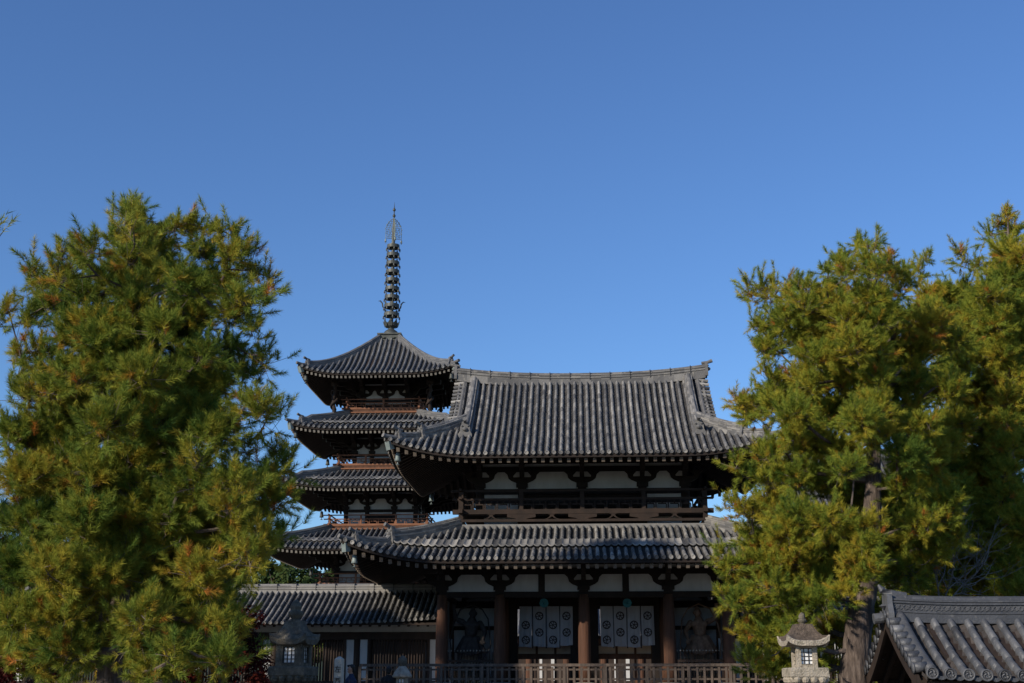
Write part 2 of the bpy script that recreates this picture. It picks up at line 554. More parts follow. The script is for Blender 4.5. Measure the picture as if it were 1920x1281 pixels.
def eave_under(W, F, ue, din, mbs, mbr, mbe, sp=0.36, rw=0.13, rh=0.17, d0=0.22, capf=True):
    """boards under the tiles, fascia and the row of parallel rafters"""
    K = 24
    us = [-ue + 2 * ue * k / K for k in range(K + 1)]
    for k in range(K):
        for a, b in [(max(0.1, din * q / 6), din * (q + 1) / 6) for q in range(6)]:
            def lim(u, d):
                m = ue - d
                return max(-m, min(m, u))
            vs = [W(lim(us[k], a), a, F(lim(us[k], a), a) - 0.23), W(lim(us[k + 1], a), a, F(lim(us[k + 1], a), a) - 0.23),
                  W(lim(us[k + 1], b), b, F(lim(us[k + 1], b), b) - 0.23), W(lim(us[k], b), b, F(lim(us[k], b), b) - 0.23)]
            mbs.add(vs, [(0, 1, 2, 3)])
    path = [W(u * (ue - 0.06) / ue, 0.06, F(u, 0.06) - 0.02) for u in us]
    mbs.sweep(path, [(-0.03, -0.22), (0.04, -0.22), (0.04, -0.06), (-0.03, -0.06)])
    n = int(2 * (ue - d0) / sp)
    for i in range(n):
        u = (i - (n - 1) / 2) * sp
        dm = min(din, ue - abs(u) - 0.05)
        if dm < d0 + 0.2:
            continue
        z0, z1 = F(u, d0) - 0.31 - rh / 2, F(u, dm) - 0.31 - rh / 2
        mbr.beam(W(u, d0, z0), W(u, dm, z1), rw, rh)
        if capf:
            sl = (z1 - z0) / (dm - d0)
            mbr.cur = 1
            mbr.beam(W(u, d0 - 0.03, z0 - 0.03 * sl), W(u, d0 + 0.004, z0 + 0.004 * sl), rw + 0.012, rh + 0.012)
            mbr.cur = 0

RIDGE = [(-0.17, -0.3), (-0.17, 0.03), (-0.145, 0.035), (-0.145, 0.085), (-0.17, 0.09), (-0.17, 0.14), (-0.145, 0.145), (-0.145, 0.195), (-0.165, 0.2),
         (-0.165, 0.25), (-0.1, 0.26), (-0.085, 0.31), (-0.04, 0.345), (0.04, 0.345), (0.085, 0.31), (0.1, 0.26), (0.165, 0.25), (0.165, 0.2), (0.145, 0.195),
         (0.145, 0.145), (0.17, 0.14), (0.17, 0.09), (0.145, 0.085), (0.145, 0.035), (0.17, 0.03), (0.17, -0.3)]
def ridge_prof(wd, ht):
    return [(a / 0.17 * wd / 2, (b if b < 0 else b / 0.345 * ht)) for a, b in RIDGE]

def end_tile(mb, p, d, wd, ht, tone=0.4):
    """demon tile closing a ridge: shouldered plate with a boss, side curls and a round tile jutting from its top"""
    d = Vector((d[0], d[1], 0)).normalized()
    sd = Vector((d.y, -d.x, 0))
    p = Vector(p)
    poly = [(-0.62, -0.35), (-0.5, -0.38), (-0.42, -0.2), (0.42, -0.2), (0.5, -0.38), (0.62, -0.35), (0.66, 0.0), (0.5, 0.25), (0.46, 0.6), (0.34, 0.85), (0.3, 1.08),
            (0.16, 0.96), (0, 1.02), (-0.16, 0.96), (-0.3, 1.08), (-0.34, 0.85), (-0.46, 0.6), (-0.5, 0.25), (-0.66, 0.0)]
    mb.prism([(a * wd, b * ht) for a, b in poly], p + d * 0.05, sd, (0, 0, 1), 0.13, tone)
    mb.lathe([(0.02, -0.1), (wd * 0.2, -0.06), (wd * 0.26, 0.0), (wd * 0.2, 0.06), (0.02, 0.1)], 8, p + d * 0.14 + Vector((0, 0, ht * 0.42)), tone)
    for q in (-1, 1):
        mb.lathe([(0.01, -0.05), (wd * 0.11, 0), (0.01, 0.05)], 6, p + d * 0.13 + sd * (q * wd * 0.27) + Vector((0, 0, ht * 0.7)), tone)
    a = p + Vector((0, 0, ht * 0.98)) - d * 0.15
    mb.tube([a, a + d * 0.28 + Vector((0, 0, 0.04)), a + d * 0.5 + Vector((0, 0, 0.12))], [0.075, 0.075, 0.09], 8, tone)

def hip_ridge(mb, W, F, ue, d_in, d_mid, side, k=1.0, d_out=0.5):
    def path(a, b, n=10):
        return [W(side * (ue - (a + (b - a) * i / n)), a + (b - a) * i / n, F(ue - (a + (b - a) * i / n), a + (b - a) * i / n) + 0.02) for i in range(n + 1)]
    tf = lambda: 0.25 + 0.5 * RND.random()
    p1 = path(d_in, d_mid)
    mb.sweep(p1, ridge_prof(0.34 * k, 0.46 * k), tonef=tf)
    d = Vector(p1[-1]) - Vector(p1[-2])
    end_tile(mb, p1[-1], d, 0.42 * k, 0.5 * k)
    p2 = path(d_mid + 0.05, d_out)
    mb.sweep(p2, ridge_prof(0.3 * k, 0.27 * k), tonef=tf)
    d = Vector(p2[-1]) - Vector(p2[-2])
    end_tile(mb, p2[-1], d, 0.34 * k, 0.36 * k)
    # the corner rib under it, running out over the corner
    q = [W(side * (ue - x), x, F(ue - x, max(x, 0)) + 0.04) for x in (0.6, 0.3, 0.0, -0.1)]
    mb.tube(q, [0.1 * k] * 4, 8, 0.5)

def hip_beam(mb, cap, W, F, ue, d_in, side, sz=0.24):
    a = W(side * (ue - 0.12), 0.12, F(ue - 0.12, 0.12) - 0.34)
    b = W(side * (ue - d_in), d_in, F(ue - d_in, d_in) - 0.4)
    mb.beam(a, b, sz, sz * 1.3)
    v = (Vector(b) - Vector(a)).normalized()
    cap.cur = 1
    cap.beam(Vector(a) - v * 0.06, Vector(a) + v * 0.16, sz + 0.05, sz * 1.3 + 0.05)
    cap.cur = 0
    return a

BELL = [(0.012, 0.34), (0.012, 0.3), (0.05, 0.29), (0.075, 0.24), (0.085, 0.1), (0.11, 0.0), (0.1, -0.01), (0.02, 0.02), (0.015, -0.1), (0.06, -0.11), (0.06, -0.13), (0.005, -0.13)]
def bell(mb, p, k=1.0):
    mb.lathe([(r * k, (z - 0.36) * k) for r, z in BELL], 8, p)

ARM = [(0, 5.62), (0.27, 5.64), (0.5, 5.74), (0.62, 5.84), (0.65, 5.95), (0.67, 6.02), (0.84, 6.17), (0.23, 6.17), (0.41, 5.96), (0.40, 5.9), (0.1, 5.9), (0.1, 6.17), (0, 6.17)]
def cloud_arm(mb, x, y, zt, k, side, th=0.2, ydir=(1, 0, 0)):
    poly = [(side * a * k, (b - 6.14) * k) for a, b in ARM]
    if side < 0: poly.reverse()
    mb.prism(poly, (x, y, zt), ydir, (0, 0, 1), th)

# ------------------------------------------------------------------ two-storeyed gate
GX, GY = 0.0, 58.2
FLOOR = 1.5
gate = thing('temple_gate', 'dark two-storeyed wooden gate with grey tiled roofs and white plaster panels', 'temple gate', (GX, GY, FLOOR))

def irimoya(parent, cx, cy, ue, ye, F, Fs, ug, ztop_off, pitch, rr, din, tm, rise, mats, endk=1.0, name='upper_roof', kud_foot=2.0):
    """hip-and-gable roof with ridge, descending ridges, gables and eaves"""
    mb, pn_ = MB(), MB()
    fr = lambda u: ye if abs(u) <= ug else max(0, ue - abs(u))
    for th in (0, pi):
        tile_side(mb, mkW(cx, cy, ye, th), F, ue, fr, pitch, rr, pan_mb=pn_)
    dside = ue - ug + 0.9
    sd = lambda u: max(0, min(dside, ye - abs(u)))
    for th in (pi / 2, -pi / 2):
        tile_side(mb, mkW(cx, cy, ue, th), Fs, ye, sd, pitch, rr, pan_mb=pn_)
    # verge: short cover tiles laid across the gable edge
    for th in (0, pi):
        W = mkW(cx, cy, ye, th)
        for s in (-1, 1):
            d = ue - ug + 0.1
            while d < ye - 0.15:
                z = F(0, d) if False else F(ug - 0.3, d)
                p0, p1 = W(s * (ug - 0.28), d, z + 0.05), W(s * (ug + 0.16), d, z + 0.0)
                mb.tube([p0, p1], [rr * 1.05, rr * 1.05], 8, rt_())
                d += 0.27
            pts = [W(s * (ug - 0.32), dd, F(ug - 0.32, dd) + 0.04) for dd in np.linspace(ue - ug + 0.05, ye - 0.1, 14)]
            mb.tube(pts, [rr * 1.15] * 14, 8, 0.4)
    o = mb.build(name, tm, parent, smooth=False)
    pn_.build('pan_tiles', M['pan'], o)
    # main ridge
    r = MB()
    zr = F(0, ye)
    path = [(cx + x, cy, zr + rise * (abs(x) / ug) ** 2.4 - 0.08) for x in np.linspace(-ug - 0.05, ug + 0.05, 25)]
    r.sweep(path, ridge_prof(0.5 * endk, 0.4 * endk), tonef=lambda: 0.2 + 0.45 * RND.random())
    for x in np.arange(-ug + 0.6, ug, 0.95):
        z = zr + rise * (abs(x) / ug) ** 2.4 - 0.08
        r.bb(cx + x - 0.014, cx + x + 0.014, cy - 0.265 * endk, cy + 0.265 * endk, z, z + 0.4 * endk, 0.0)
    r.build('main_ridge', tm, o)
    e = MB()
    for s in (-1, 1):
        end_tile(e, (cx + s * (ug + 0.06), cy, zr + rise - 0.1), (s, 0, 0), 0.5 * endk, 0.5 * endk)
        e.build('ridge_end_tile', tm, o)
        e = MB()
    # descending ridges
    for th in (0, pi):
        W = mkW(cx, cy, ye, th)
        for s in (-1, 1):
            k = MB()
            uk = ug - 0.78
            ps = [W(s * uk, d, F(uk, d) + 0.03) for d in np.linspace(ye - 0.25, kud_foot, 16)]
            k.sweep(ps, ridge_prof(0.36 * endk, 0.4 * endk), tonef=lambda: 0.25 + 0.5 * RND.random())
            dd = Vector(ps[-1]) - Vector(ps[-2])
            end_tile(k, ps[-1], dd, 0.46 * endk, 0.52 * endk)
            k.build('descending_ridge', tm, o)
            hr = MB()
            hip_ridge(hr, W, F, ue, ue - uk - 0.1, 1.35, s, endk)
            hr.build('hip_ridge', tm, o)
    # gables
    for s in (-1, 1):
        gm = MB()
        W = mkW(cx, cy, ye, 0)
        poly = []
        ds = np.linspace(ue - ug + 0.6, ye, 10)
        pts = [(-(ye - d), F(ug - 1, d) - 0.12) for d in ds] + [((ye - d), F(ug - 1, d) - 0.12) for d in ds[::-1][1:]]
        gm.prism(pts, (cx + s * (ug - 0.75), cy, 0), (0, 1, 0), (0, 0, 1), 0.12)
        gb = MB()
        for sg in (-1, 1):
            pp = [(cx + s * (ug - 0.05), cy + sg * (ye - d), F(ug - 1, d) - 0.32) for d in np.linspace(ue - ug + 0.2, ye, 12)]
            gb.sweep(pp, [(-0.05, -0.2), (0.05, -0.2), (0.05, 0.2), (-0.05, 0.2)])
        gm.build('gable_wall', M['plaster'], o)
        gb.build('bargeboard', M['wood'], o)
    # eaves
    b, ra, en = MB(), MB(), MB()
    for th in (0, pi):
        eave_under(mkW(cx, cy, ye, th), F, ue, din, b, ra, en)
    for th in (pi / 2, -pi / 2):
        eave_under(mkW(cx, cy, ue, th), Fs, ye, din, b, ra, en)
    b.build('eave_board', M['wood_black'], o)
    ra.build('rafters', [M['wood'], mats['end']], o)
    corners(o, cx, cy, ue, ye, F, din)
    return o

def corners(o, cx, cy, ue, ye, F, din, sz=0.24, bk=1.25, belm='bronze_pale'):
    for th in (0, pi):
        W = mkW(cx, cy, ye, th)
        for s in (-1, 1):
            hb = MB()
            a = hip_beam(hb, hb, W, F, ue, din, s, sz)
            hb.build('hip_rafter', [M['wood'], M['bronze_pale']], o)
            bm = MB()
            sgx, sgy = (1 if a[0] > cx else -1), (1 if a[1] > cy else -1)
            bell(bm, (a[0] - sgx * 0.35, a[1] - sgy * 0.35, a[2] - sz * 0.6), bk)
            bm.build('wind_bell', M[belm], o, smooth=True)

# podium
p = MB()
p.bb(-9.2, 9.2, 51.0, 65.6, 0.3, FLOOR)
p.bb(-9.35, 9.35, 50.85, 65.75, FLOOR, FLOOR + 0.14)
for i in range(5):
    p.bb(-4.0, 4.0, 49.2 + i * 0.34, 50.86, 0.3 + i * 0.22, 0.72 + i * 0.22)
p.build('podium', M['podium'], gate)
FL = FLOOR + 0.14

# pillars
PX = [-6.0, -3.55, 0.0, 3.55, 6.0]
PY = [54.0, 56.8, 59.6, 62.4]
ENT = [(0.25, 0), (0.262, 0.9), (0.262, 1.6), (0.245, 2.6), (0.215, 3.66)]
for j, y in enumerate(PY):
    for i, x in enumerate(PX):
        m = MB()
        m.lathe(ENT, 20, (x, y, FL), 0.5)
        o = m.build('pillar', M['pillar'], gate, smooth=True)
        b = MB()
        b.lathe([(0.5, -0.02), (0.5, 0.03), (0.36, 0.06), (0.3, 0.07)], 12, (x, y, FL))
        b.build('base_stone', M['podium'], o)

# lower storey beams, plaster and brackets
def storey_walls(parent, hx, hy, cy, xs, ys, zb, zt, zs0, zs1, k, mid_bays=(), bays_x=None, wallm=None, pr=0.2, cx=0.0):
    """zb..zt plaster band with cloud brackets, then a beam and a narrow white strip zs0..zs1"""
    y0 = cy - hy
    pl = MB()
    for s in (-1, 1):
        pl.bb(cx - hx, cx + hx, cy + s * hy - 0.05, cy + s * hy + 0.05, zb, zt + 0.02)
        pl.bb(cx - hx, cx + hx, cy + s * hy - 0.05, cy + s * hy + 0.05, zs0, zs1)
        pl.bb(cx + s * hx - 0.05, cx + s * hx + 0.05, cy - hy + 0.06, cy + hy - 0.06, zb, zt + 0.02)
        pl.bb(cx + s * hx - 0.05, cx + s * hx + 0.05, cy - hy + 0.06, cy + hy - 0.06, zs0, zs1)
    build_each(pl, 'plaster_panel', M['plaster'], parent)
    bm = MB()
    for s in (-1, 1):
        y = cy + s * hy
        bm.bb(cx - hx - 0.2, cx + hx + 0.2, y - 0.13, y + 0.13, zt, zs0)
        bm.bb(cx - hx - 0.2, cx + hx + 0.2, y - 0.15, y + 0.15, zs1, zs1 + 0.5)
        bm.bb(cx - hx - 0.15, cx + hx + 0.15, y - 0.12, y + 0.12, zb - 0.24, zb)
        x = cx + s * hx
        bm.bb(x - 0.12, x + 0.12, cy - hy + 0.14, cy + hy - 0.14, zt + 0.004, zs0 - 0.004)
        bm.bb(x - 0.14, x + 0.14, cy - hy + 0.16, cy + hy - 0.16, zs1, zs1 + 0.49)
        bm.bb(x - 0.11, x + 0.11, cy - hy + 0.13, cy + hy - 0.13, zb - 0.236, zb - 0.004)
    build_each(bm, 'tie_beam', M['wood_black'], parent)
    for x in xs:
        for s in (-1, 1):
            b = MB()
            y = cy + s * hy
            b.bb(x - 0.26 * k, x + 0.26 * k, y - 0.25 * k, y + 0.25 * k, zb + 0.06 * k, zb + 0.24 * k)
            b.bb(x - 0.19 * k, x + 0.19 * k, y - 0.2 * k, y + 0.2 * k, zb - 0.002, zb + 0.06 * k)
            b.bb(x - 0.1 * k, x + 0.1 * k, y - 0.155, y + 0.155, zb + 0.24 * k, zs1 + 0.02)
            cloud_arm(b, x, y - 0.02 * s, zt, k, 1, 0.24 * k)
            cloud_arm(b, x, y - 0.02 * s, zt, k, -1, 0.24 * k)
            # arm reaching out under the eaves
            L = 1.9 * k
            poly = [(0, -0.28), (0.3, -0.26), (0.55, -0.14), (0.62, -0.02), (0.9, 0.02), (1.05, 0.16), (1.1, 0.34), (1.0 * L, 0.42), (1.0 * L, 0.62), (0, 0.62)]
            b.prism([(a, c * k) for a, c in poly], (x, y, zt), (0, s, 0), (0, 0, 1), 0.2 * k)
            b.build('cloud_bracket', M['wood_black'], parent)
    st = MB()
    for i in mid_bays:
        xm = (xs[i] + xs[i + 1]) / 2
        for s in (-1, 1):
            st.bb(xm - 0.14, xm + 0.14, cy + s * hy - 0.1, cy + s * hy + 0.1, zb, zt)
    if mid_bays:
        build_each(st, 'bay_strut', M['wood_black'], parent)

lower = thing  # placeholder name kept out of the graph
ls = MB()
ls.bb(-5.7, -3.85, 54.06, 54.2, 1.66, 1.86)
storey_walls(gate, 6.0, 4.2, GY, PX, PY, 5.42, 6.14, 6.41, 6.55, 1.0, mid_bays=(1, 2))

# inner walls: statue bays, door lintels and jambs
w1 = MB()
for s in (-1, 1):
    x0, x1 = sorted((s * 3.75, s * 5.9))
    w1.bb(x0, x1, 56.72, 56.86, FL, 5.15)
    xw = s * 6.0
    w1.bb(xw - 0.05, xw + 0.05, 54.25, 56.55, FL + 0.3, 5.16)
    w1.bb(xw - 0.05, xw + 0.05, 57.05, 59.35, FL + 0.3, 5.16)
    w1.bb(xw - 0.05, xw + 0.05, 59.85, 62.15, FL + 0.3, 5.16)
build_each(w1, 'inner_wall', M['plaster'], gate)
w2 = MB()
for s in (-1, 1):
    x0, x1 = sorted((s * 3.75, s * 5.9))
    w2.bb(x0, x1, 56.66, 56.72, 3.95, 4.12)
    w2.bb(x0, x1, 56.64, 56.72, 4.9, 5.2)
    xi = s * 3.55
    w2.bb(xi - 0.06, xi + 0.06, 54.3, 56.5, FL, 5.15)
    w2.bb(xi - 0.09, xi + 0.09, 54.24, 56.56, 3.9, 4.1)
    # door frame of the passage
    a, b = sorted((s * 0.24, s * 0.62)); w2.bb(a, b, 56.7, 56.9, FL, 5.0)
    a, b = sorted((s * 2.95, s * 3.3)); w2.bb(a, b, 56.7, 56.9, FL, 5.0)
    a, b = sorted((s * 0.24, s * 3.3)); w2.bb(a, b, 56.68, 56.92, 5.0, 5.42)
    a, b = sorted((s * 0.2, s * 3.35)); w2.bb(a, b, 54.05, 62.3, 5.45, 5.5)
build_each(w2, 'inner_beam', M['wood_black'], gate)

# lower roof
LUE, LYE = 9.7, 7.9
Lc = dict(L=0.82, c=4.6, dl=6.0)
LST = (1.55, 0.95, 0.16)
LF = mkF(6.5, 0.30, 0.0153, ue=LUE, step=LST, **Lc)
LFs = mkF(6.5, 0.30, 0.0153, ue=LYE, step=LST, **Lc)
LD = 4.35
lm, lp_ = MB(), MB()
for th in (0, pi):
    tile_side(lm, mkW(GX, GY, LYE, th), LF, LUE, lambda u: max(0, min(LD, LUE - abs(u))), 0.289, 0.077, LST, pan_mb=lp_)
for th in (pi / 2, -pi / 2):
    tile_side(lm, mkW(GX, GY, LUE, th), LFs, LYE, lambda u: max(0, min(LD, LYE - abs(u))), 0.289, 0.077, LST, pan_mb=lp_)
lroof = lm.build('lower_roof', M['tile'], gate)
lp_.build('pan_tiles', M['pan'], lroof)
for th in (0, pi):
    for s in (-1, 1):
        hm = MB()
        hip_ridge(hm, mkW(GX, GY, LYE, th), LF, LUE, LD, 1.75, s, 1.0)
        hm.build('hip_ridge', M['tile'], lroof)
b, ra, en = MB(), MB(), MB()
for th in (0, pi):
    eave_under(mkW(GX, GY, LYE, th), LF, LUE, 3.75, b, ra, en)
for th in (pi / 2, -pi / 2):
    eave_under(mkW(GX, GY, LUE, th), LFs, LYE, 3.75, b, ra, en)
b.build('eave_board', M['wood_black'], lroof)
ra.build('rafters', [M['wood'], M['end_dim']], lroof)
corners(lroof, GX, GY, LUE, LYE, LF, 3.6)
fl = MB()
hx, hy = LUE - LD, LYE - LD
zt = LF(0, LD)
for a, b2, c, d in ((-hx - 0.1, hx + 0.1, -hy - 0.12, -hy + 0.12), (-hx - 0.1, hx + 0.1, hy - 0.12, hy + 0.12), (-hx - 0.12, -hx + 0.12, -hy, hy), (hx - 0.12, hx + 0.12, -hy, hy)):
    fl.bb(GX + a, GX + b2, GY + c, GY + d, zt - 0.15, zt + 0.09, 0.6)
build_each(fl, 'roof_top_course', M['tile'], lroof)

# upper storey
UHX, UHY = 4.53, 2.8
UX = [-4.53, -2.66, 0.0, 2.66, 4.53]
UY0 = GY - UHY
storey_walls(gate, UHX, UHY, GY, UX, None, 10.0, 10.76, 10.98, 11.12, 0.98)
um = MB()
for s in (-1, 1):
    for x in UX:
        um.lathe([(0.2, 0), (0.2, 1.6)], 14, (x, GY + s * UHY, 8.4))
build_each(um, 'upper_pillar', M['wood'], gate, True)
up = MB()
for s in (-1, 1):
    y = GY + s * UHY
    for a, b in ((-4.53, -2.66), (2.66, 4.53)):
        up.bb(a, b, y - 0.05, y + 0.05, 8.3, 9.76)
    up.bb(s * UHX - 0.05, s * UHX + 0.05, GY - UHY + 0.06, GY + UHY - 0.06, 8.3, 9.76)
build_each(up, 'upper_wall', M['plaster'], gate)
for s in (-1, 1):
    uf = MB()
    y = GY + s * UHY
    uf.bb(-2.66, 2.66, y - 0.03, y + 0.03, 8.3, 9.76)
    uf.bb(-4.7, 4.7, y - 0.1, y + 0.1, 9.36, 9.55)
    for x in np.arange(-2.4, 2.41, 0.15):
        uf.bb(x - 0.03, x + 0.03, y + s * 0.03, y + s * 0.1, 8.5, 9.36)
    uf.build('window_lattice', M['wood_black'], gate)

# balcony with fret railing
def balcony(parent, cx, cy, hx, hy, z0, k, m, posts, unit=0.56, struts=True, name='balcony_railing', mbrk=None, tip=0.36):
    base = MB()
    for s in (-1, 1):
        base.bb(cx - hx - 0.1 * k, cx + hx + 0.1 * k, cy + s * hy - 0.09 * k, cy + s * hy + 0.09 * k, z0, z0 + 0.11 * k)
        base.bb(cx + s * hx - 0.09 * k, cx + s * hx + 0.09 * k, cy - hy + 0.1 * k, cy + hy - 0.1 * k, z0, z0 + 0.108 * k)
    o = base.build(name, m, parent)
    rails = MB()
    for zc, hh, ww, tp in ((0.44, 0.2, 0.17, tip), (0.985, 0.09, 0.13, tip), (1.36, 0.1, 0.1, tip + 0.1)):
        z = z0 + zc * k
        for s in (-1, 1):
            rails.bb(cx - hx - tp * k, cx + hx + tp * k, cy + s * hy - ww * k / 2, cy + s * hy + ww * k / 2, z - hh * k / 2, z + hh * k / 2)
            rails.bb(cx + s * hx - ww * k / 2 - 0.003, cx + s * hx + ww * k / 2 + 0.003, cy - hy - tp * k, cy + hy + tp * k, z - hh * k / 2 + 0.025, z + hh * k / 2 + 0.012)
    build_each(rails, 'rail', m, o)
    if not struts:
        bd = MB()
        for s in (-1, 1):
            bd.bb(cx - hx + 0.02, cx + hx - 0.02, cy + s * hy - 0.03 * k, cy + s * hy + 0.03 * k, z0 + 0.108 * k, z0 + 0.35 * k)
            bd.bb(cx + s * hx - 0.03 * k, cx + s * hx + 0.03 * k, cy - hy + 0.05, cy + hy - 0.05, z0 + 0.106 * k, z0 + 0.349 * k)
        build_each(bd, 'base_board', M['pillar'], o)
    po = MB()
    for s in (-1, 1):
        for x in posts:
            top = 1.46 if abs(abs(x - cx) - hx) > 0.01 else 1.2
            po.bb(x - 0.085 * k, x + 0.085 * k, cy + s * hy - 0.088 * k, cy + s * hy + 0.088 * k, z0 + 0.54 * k, z0 + 1.31 * k)
        for y in np.linspace(cy - hy, cy + hy, 4)[1:-1]:
            po.bb(cx + s * hx - 0.085 * k, cx + s * hx + 0.085 * k, y - 0.085 * k, y + 0.085 * k, z0 + 0.54 * k, z0 + 1.31 * k)
        for q in (-1, 1):
            po.bb(cx + s * hx - 0.1 * k, cx + s * hx + 0.1 * k, cy + q * hy - 0.1 * k, cy + q * hy + 0.1 * k, z0 + 0.1 * k, z0 + 1.3 * k)
    build_each(po, 'post', m, o)
    t = 0.055 * k
    zb, zt = z0 + 0.54 * k, z0 + 0.94 * k
    zm = (zb + zt) / 2 + 0.02
    ps = sorted(posts)
    for s in (-1, 1):
        fr = MB()
        y = cy + s * hy
        for a, b in zip(ps[:-1], ps[1:]):
            n = max(1, int(round((b - a) / (unit * k))))
            uw = (b - a) / n
            for i in range(n):
                x = a + i * uw
                if i: fr.bb(x - t / 2, x + t / 2, y - 0.03 * k, y + 0.03 * k, zb, zt)
                fr.bb(x + uw * 0.16, x + uw * 0.86, y - 0.028 * k, y + 0.028 * k, zm - t / 2, zm + t / 2)
                fr.bb(x + uw * 0.8, x + uw * 0.86 + t * 0.3, y - 0.027 * k, y + 0.027 * k, zb, zm - t / 2)
                fr.bb(x + uw * 0.46, x + uw * 0.46 + t, y - 0.027 * k, y + 0.027 * k, zm + t / 2, zt)
                fr.bb(x + uw * 0.16, x + uw * 0.68, y - 0.025 * k, y + 0.025 * k, zt - t * 0.1, zt + t * 0.8)
        fr.build('fret_panel', m, o)
        fr = MB()
        n = max(2, int(2 * hy / (unit * k)))
        for i in range(n):
            yy = cy - hy + (i + 0.5) * 2 * hy / n
            x = cx + s * hx
            fr.bb(x - 0.03 * k, x + 0.03 * k, yy - t / 2, yy + t / 2, zb, zt)
            fr.bb(x - 0.028 * k, x + 0.028 * k, yy, yy + hy / n * 1.4, zm - t / 2, zm + t / 2)
        fr.build('fret_panel', m, o)
    if struts:
        for s in (-1, 1):
            y = cy + s * hy
            za, zt2 = z0 + 0.11 * k, z0 + 0.34 * k
            for i, (a, b) in enumerate(zip(ps[:-1], ps[1:])):
                xm = (a + b) / 2
                bk = MB()
                for q in (-1, 1):
                    poly = [(0.0, 0.23), (q * 0.06, 0.23), (q * 0.1, 0.12), (q * 0.2, 0.04), (q * 0.34, 0.0), (q * 0.22, 0.0), (q * 0.1, 0.05), (0.0, 0.12)]
                    if q < 0: poly.reverse()
                    bk.prism([(c * k, d * k) for c, d in poly], (xm, y, za), (1, 0, 0), (0, 0, 1), 0.13 * k)
                bk.bb(xm - 0.15 * k, xm + 0.15 * k, y - 0.07 * k, y + 0.07 * k, za + 0.2 * k, zt2)
                bk.build('balcony_strut', mbrk or m, o)
            for x in ps[1:-1]:
                bk = MB()
                poly = [(-0.2, 0), (0.2, 0), (0.3, 0.04), (0.62, 0.09), (0.62, 0.23), (-0.62, 0.23), (-0.62, 0.09), (-0.3, 0.04)]
                bk.prism([(c * k, d * k) for c, d in poly], (x, y, za), (1, 0, 0), (0, 0, 1), 0.14 * k)
                bk.build('balcony_bracket', mbrk or m, o)
    return o

BH = (5.3, 3.62)
balcony(gate, GX, GY, BH[0], BH[1], 8.45, 1.0, M['rail_brown'], [-5.3, -2.66, 0, 2.66, 5.3])
bf = MB()
bf.bb(-5.25, 5.25, GY - 3.57, GY - 2.86, 8.74, 8.79)
bf.bb(-5.25, 5.25, GY + 2.86, GY + 3.57, 8.74, 8.79)
bf.bb(-5.25, -4.6, GY - 2.86, GY + 2.86, 8.74, 8.79)
bf.bb(4.6, 5.25, GY - 2.86, GY + 2.86, 8.74, 8.79)
build_each(bf, 'balcony_floor', M['wood'], gate)

UUE, UYE = 8.25, 6.5
UF = mkF(10.98, 0.5, 0.0335, L=0.72, c=4.2, ue=UUE, dl=4.5)
UFs = mkF(10.98, 0.5, 0.0335, L=0.72, c=4.2, ue=UYE, dl=4.5)
irimoya(gate, GX, GY, UUE, UYE, UF, UFs, 5.85, 0, 0.287, 0.077, 3.7, M['tile'], 0.34, {'end': M['end_dim']}, kud_foot=2.0)

# ------------------------------------------------------------------ things hanging and standing in the gate
def crest(mb, c, R):
    n = 28
    y = c[1]
    ring = []
    for r in (R, R * 0.72):
        for dy in (-0.004, 0.004):
            ring += [(c[0] + r * cos(2 * pi * k / n), y + dy, c[2] + r * sin(2 * pi * k / n)) for k in range(n)]
    fs = []
    for k in range(n):
        k2 = (k + 1) % n
        fs += [(k, k2, 2 * n + k2, 2 * n + k), (n + k, 3 * n + k, 3 * n + k2, n + k2), (k, n + k, n + k2, k2), (2 * n + k, 2 * n + k2, 3 * n + k2, 3 * n + k)]
    mb.add(ring, fs)
    hub = [(R * 0.3 * cos(2 * pi * k / 12), R * 0.24 * sin(2 * pi * k / 12)) for k in range(12)]
    mb.prism(hub, c, (1, 0, 0), (0, 0, 1), 0.008)
    for q in range(6):
        a = q * pi / 3 + 0.2
        sp = []
        for r, wv in ((0.26, 0.12), (0.5, 0.26), (0.68, 0.2), (0.82, 0.1)):
            sp.append((r, wv))
        poly = [(r * R * cos(a + wv * 0.9), r * R * sin(a + wv * 0.9)) for r, wv in sp] + [(r * R * cos(a - wv * 0.7), r * R * sin(a - wv * 0.7)) for r, wv in sp[::-1]]
        poly.reverse()
        mb.prism(poly, c, (1, 0, 0), (0, 0, 1), 0.008)

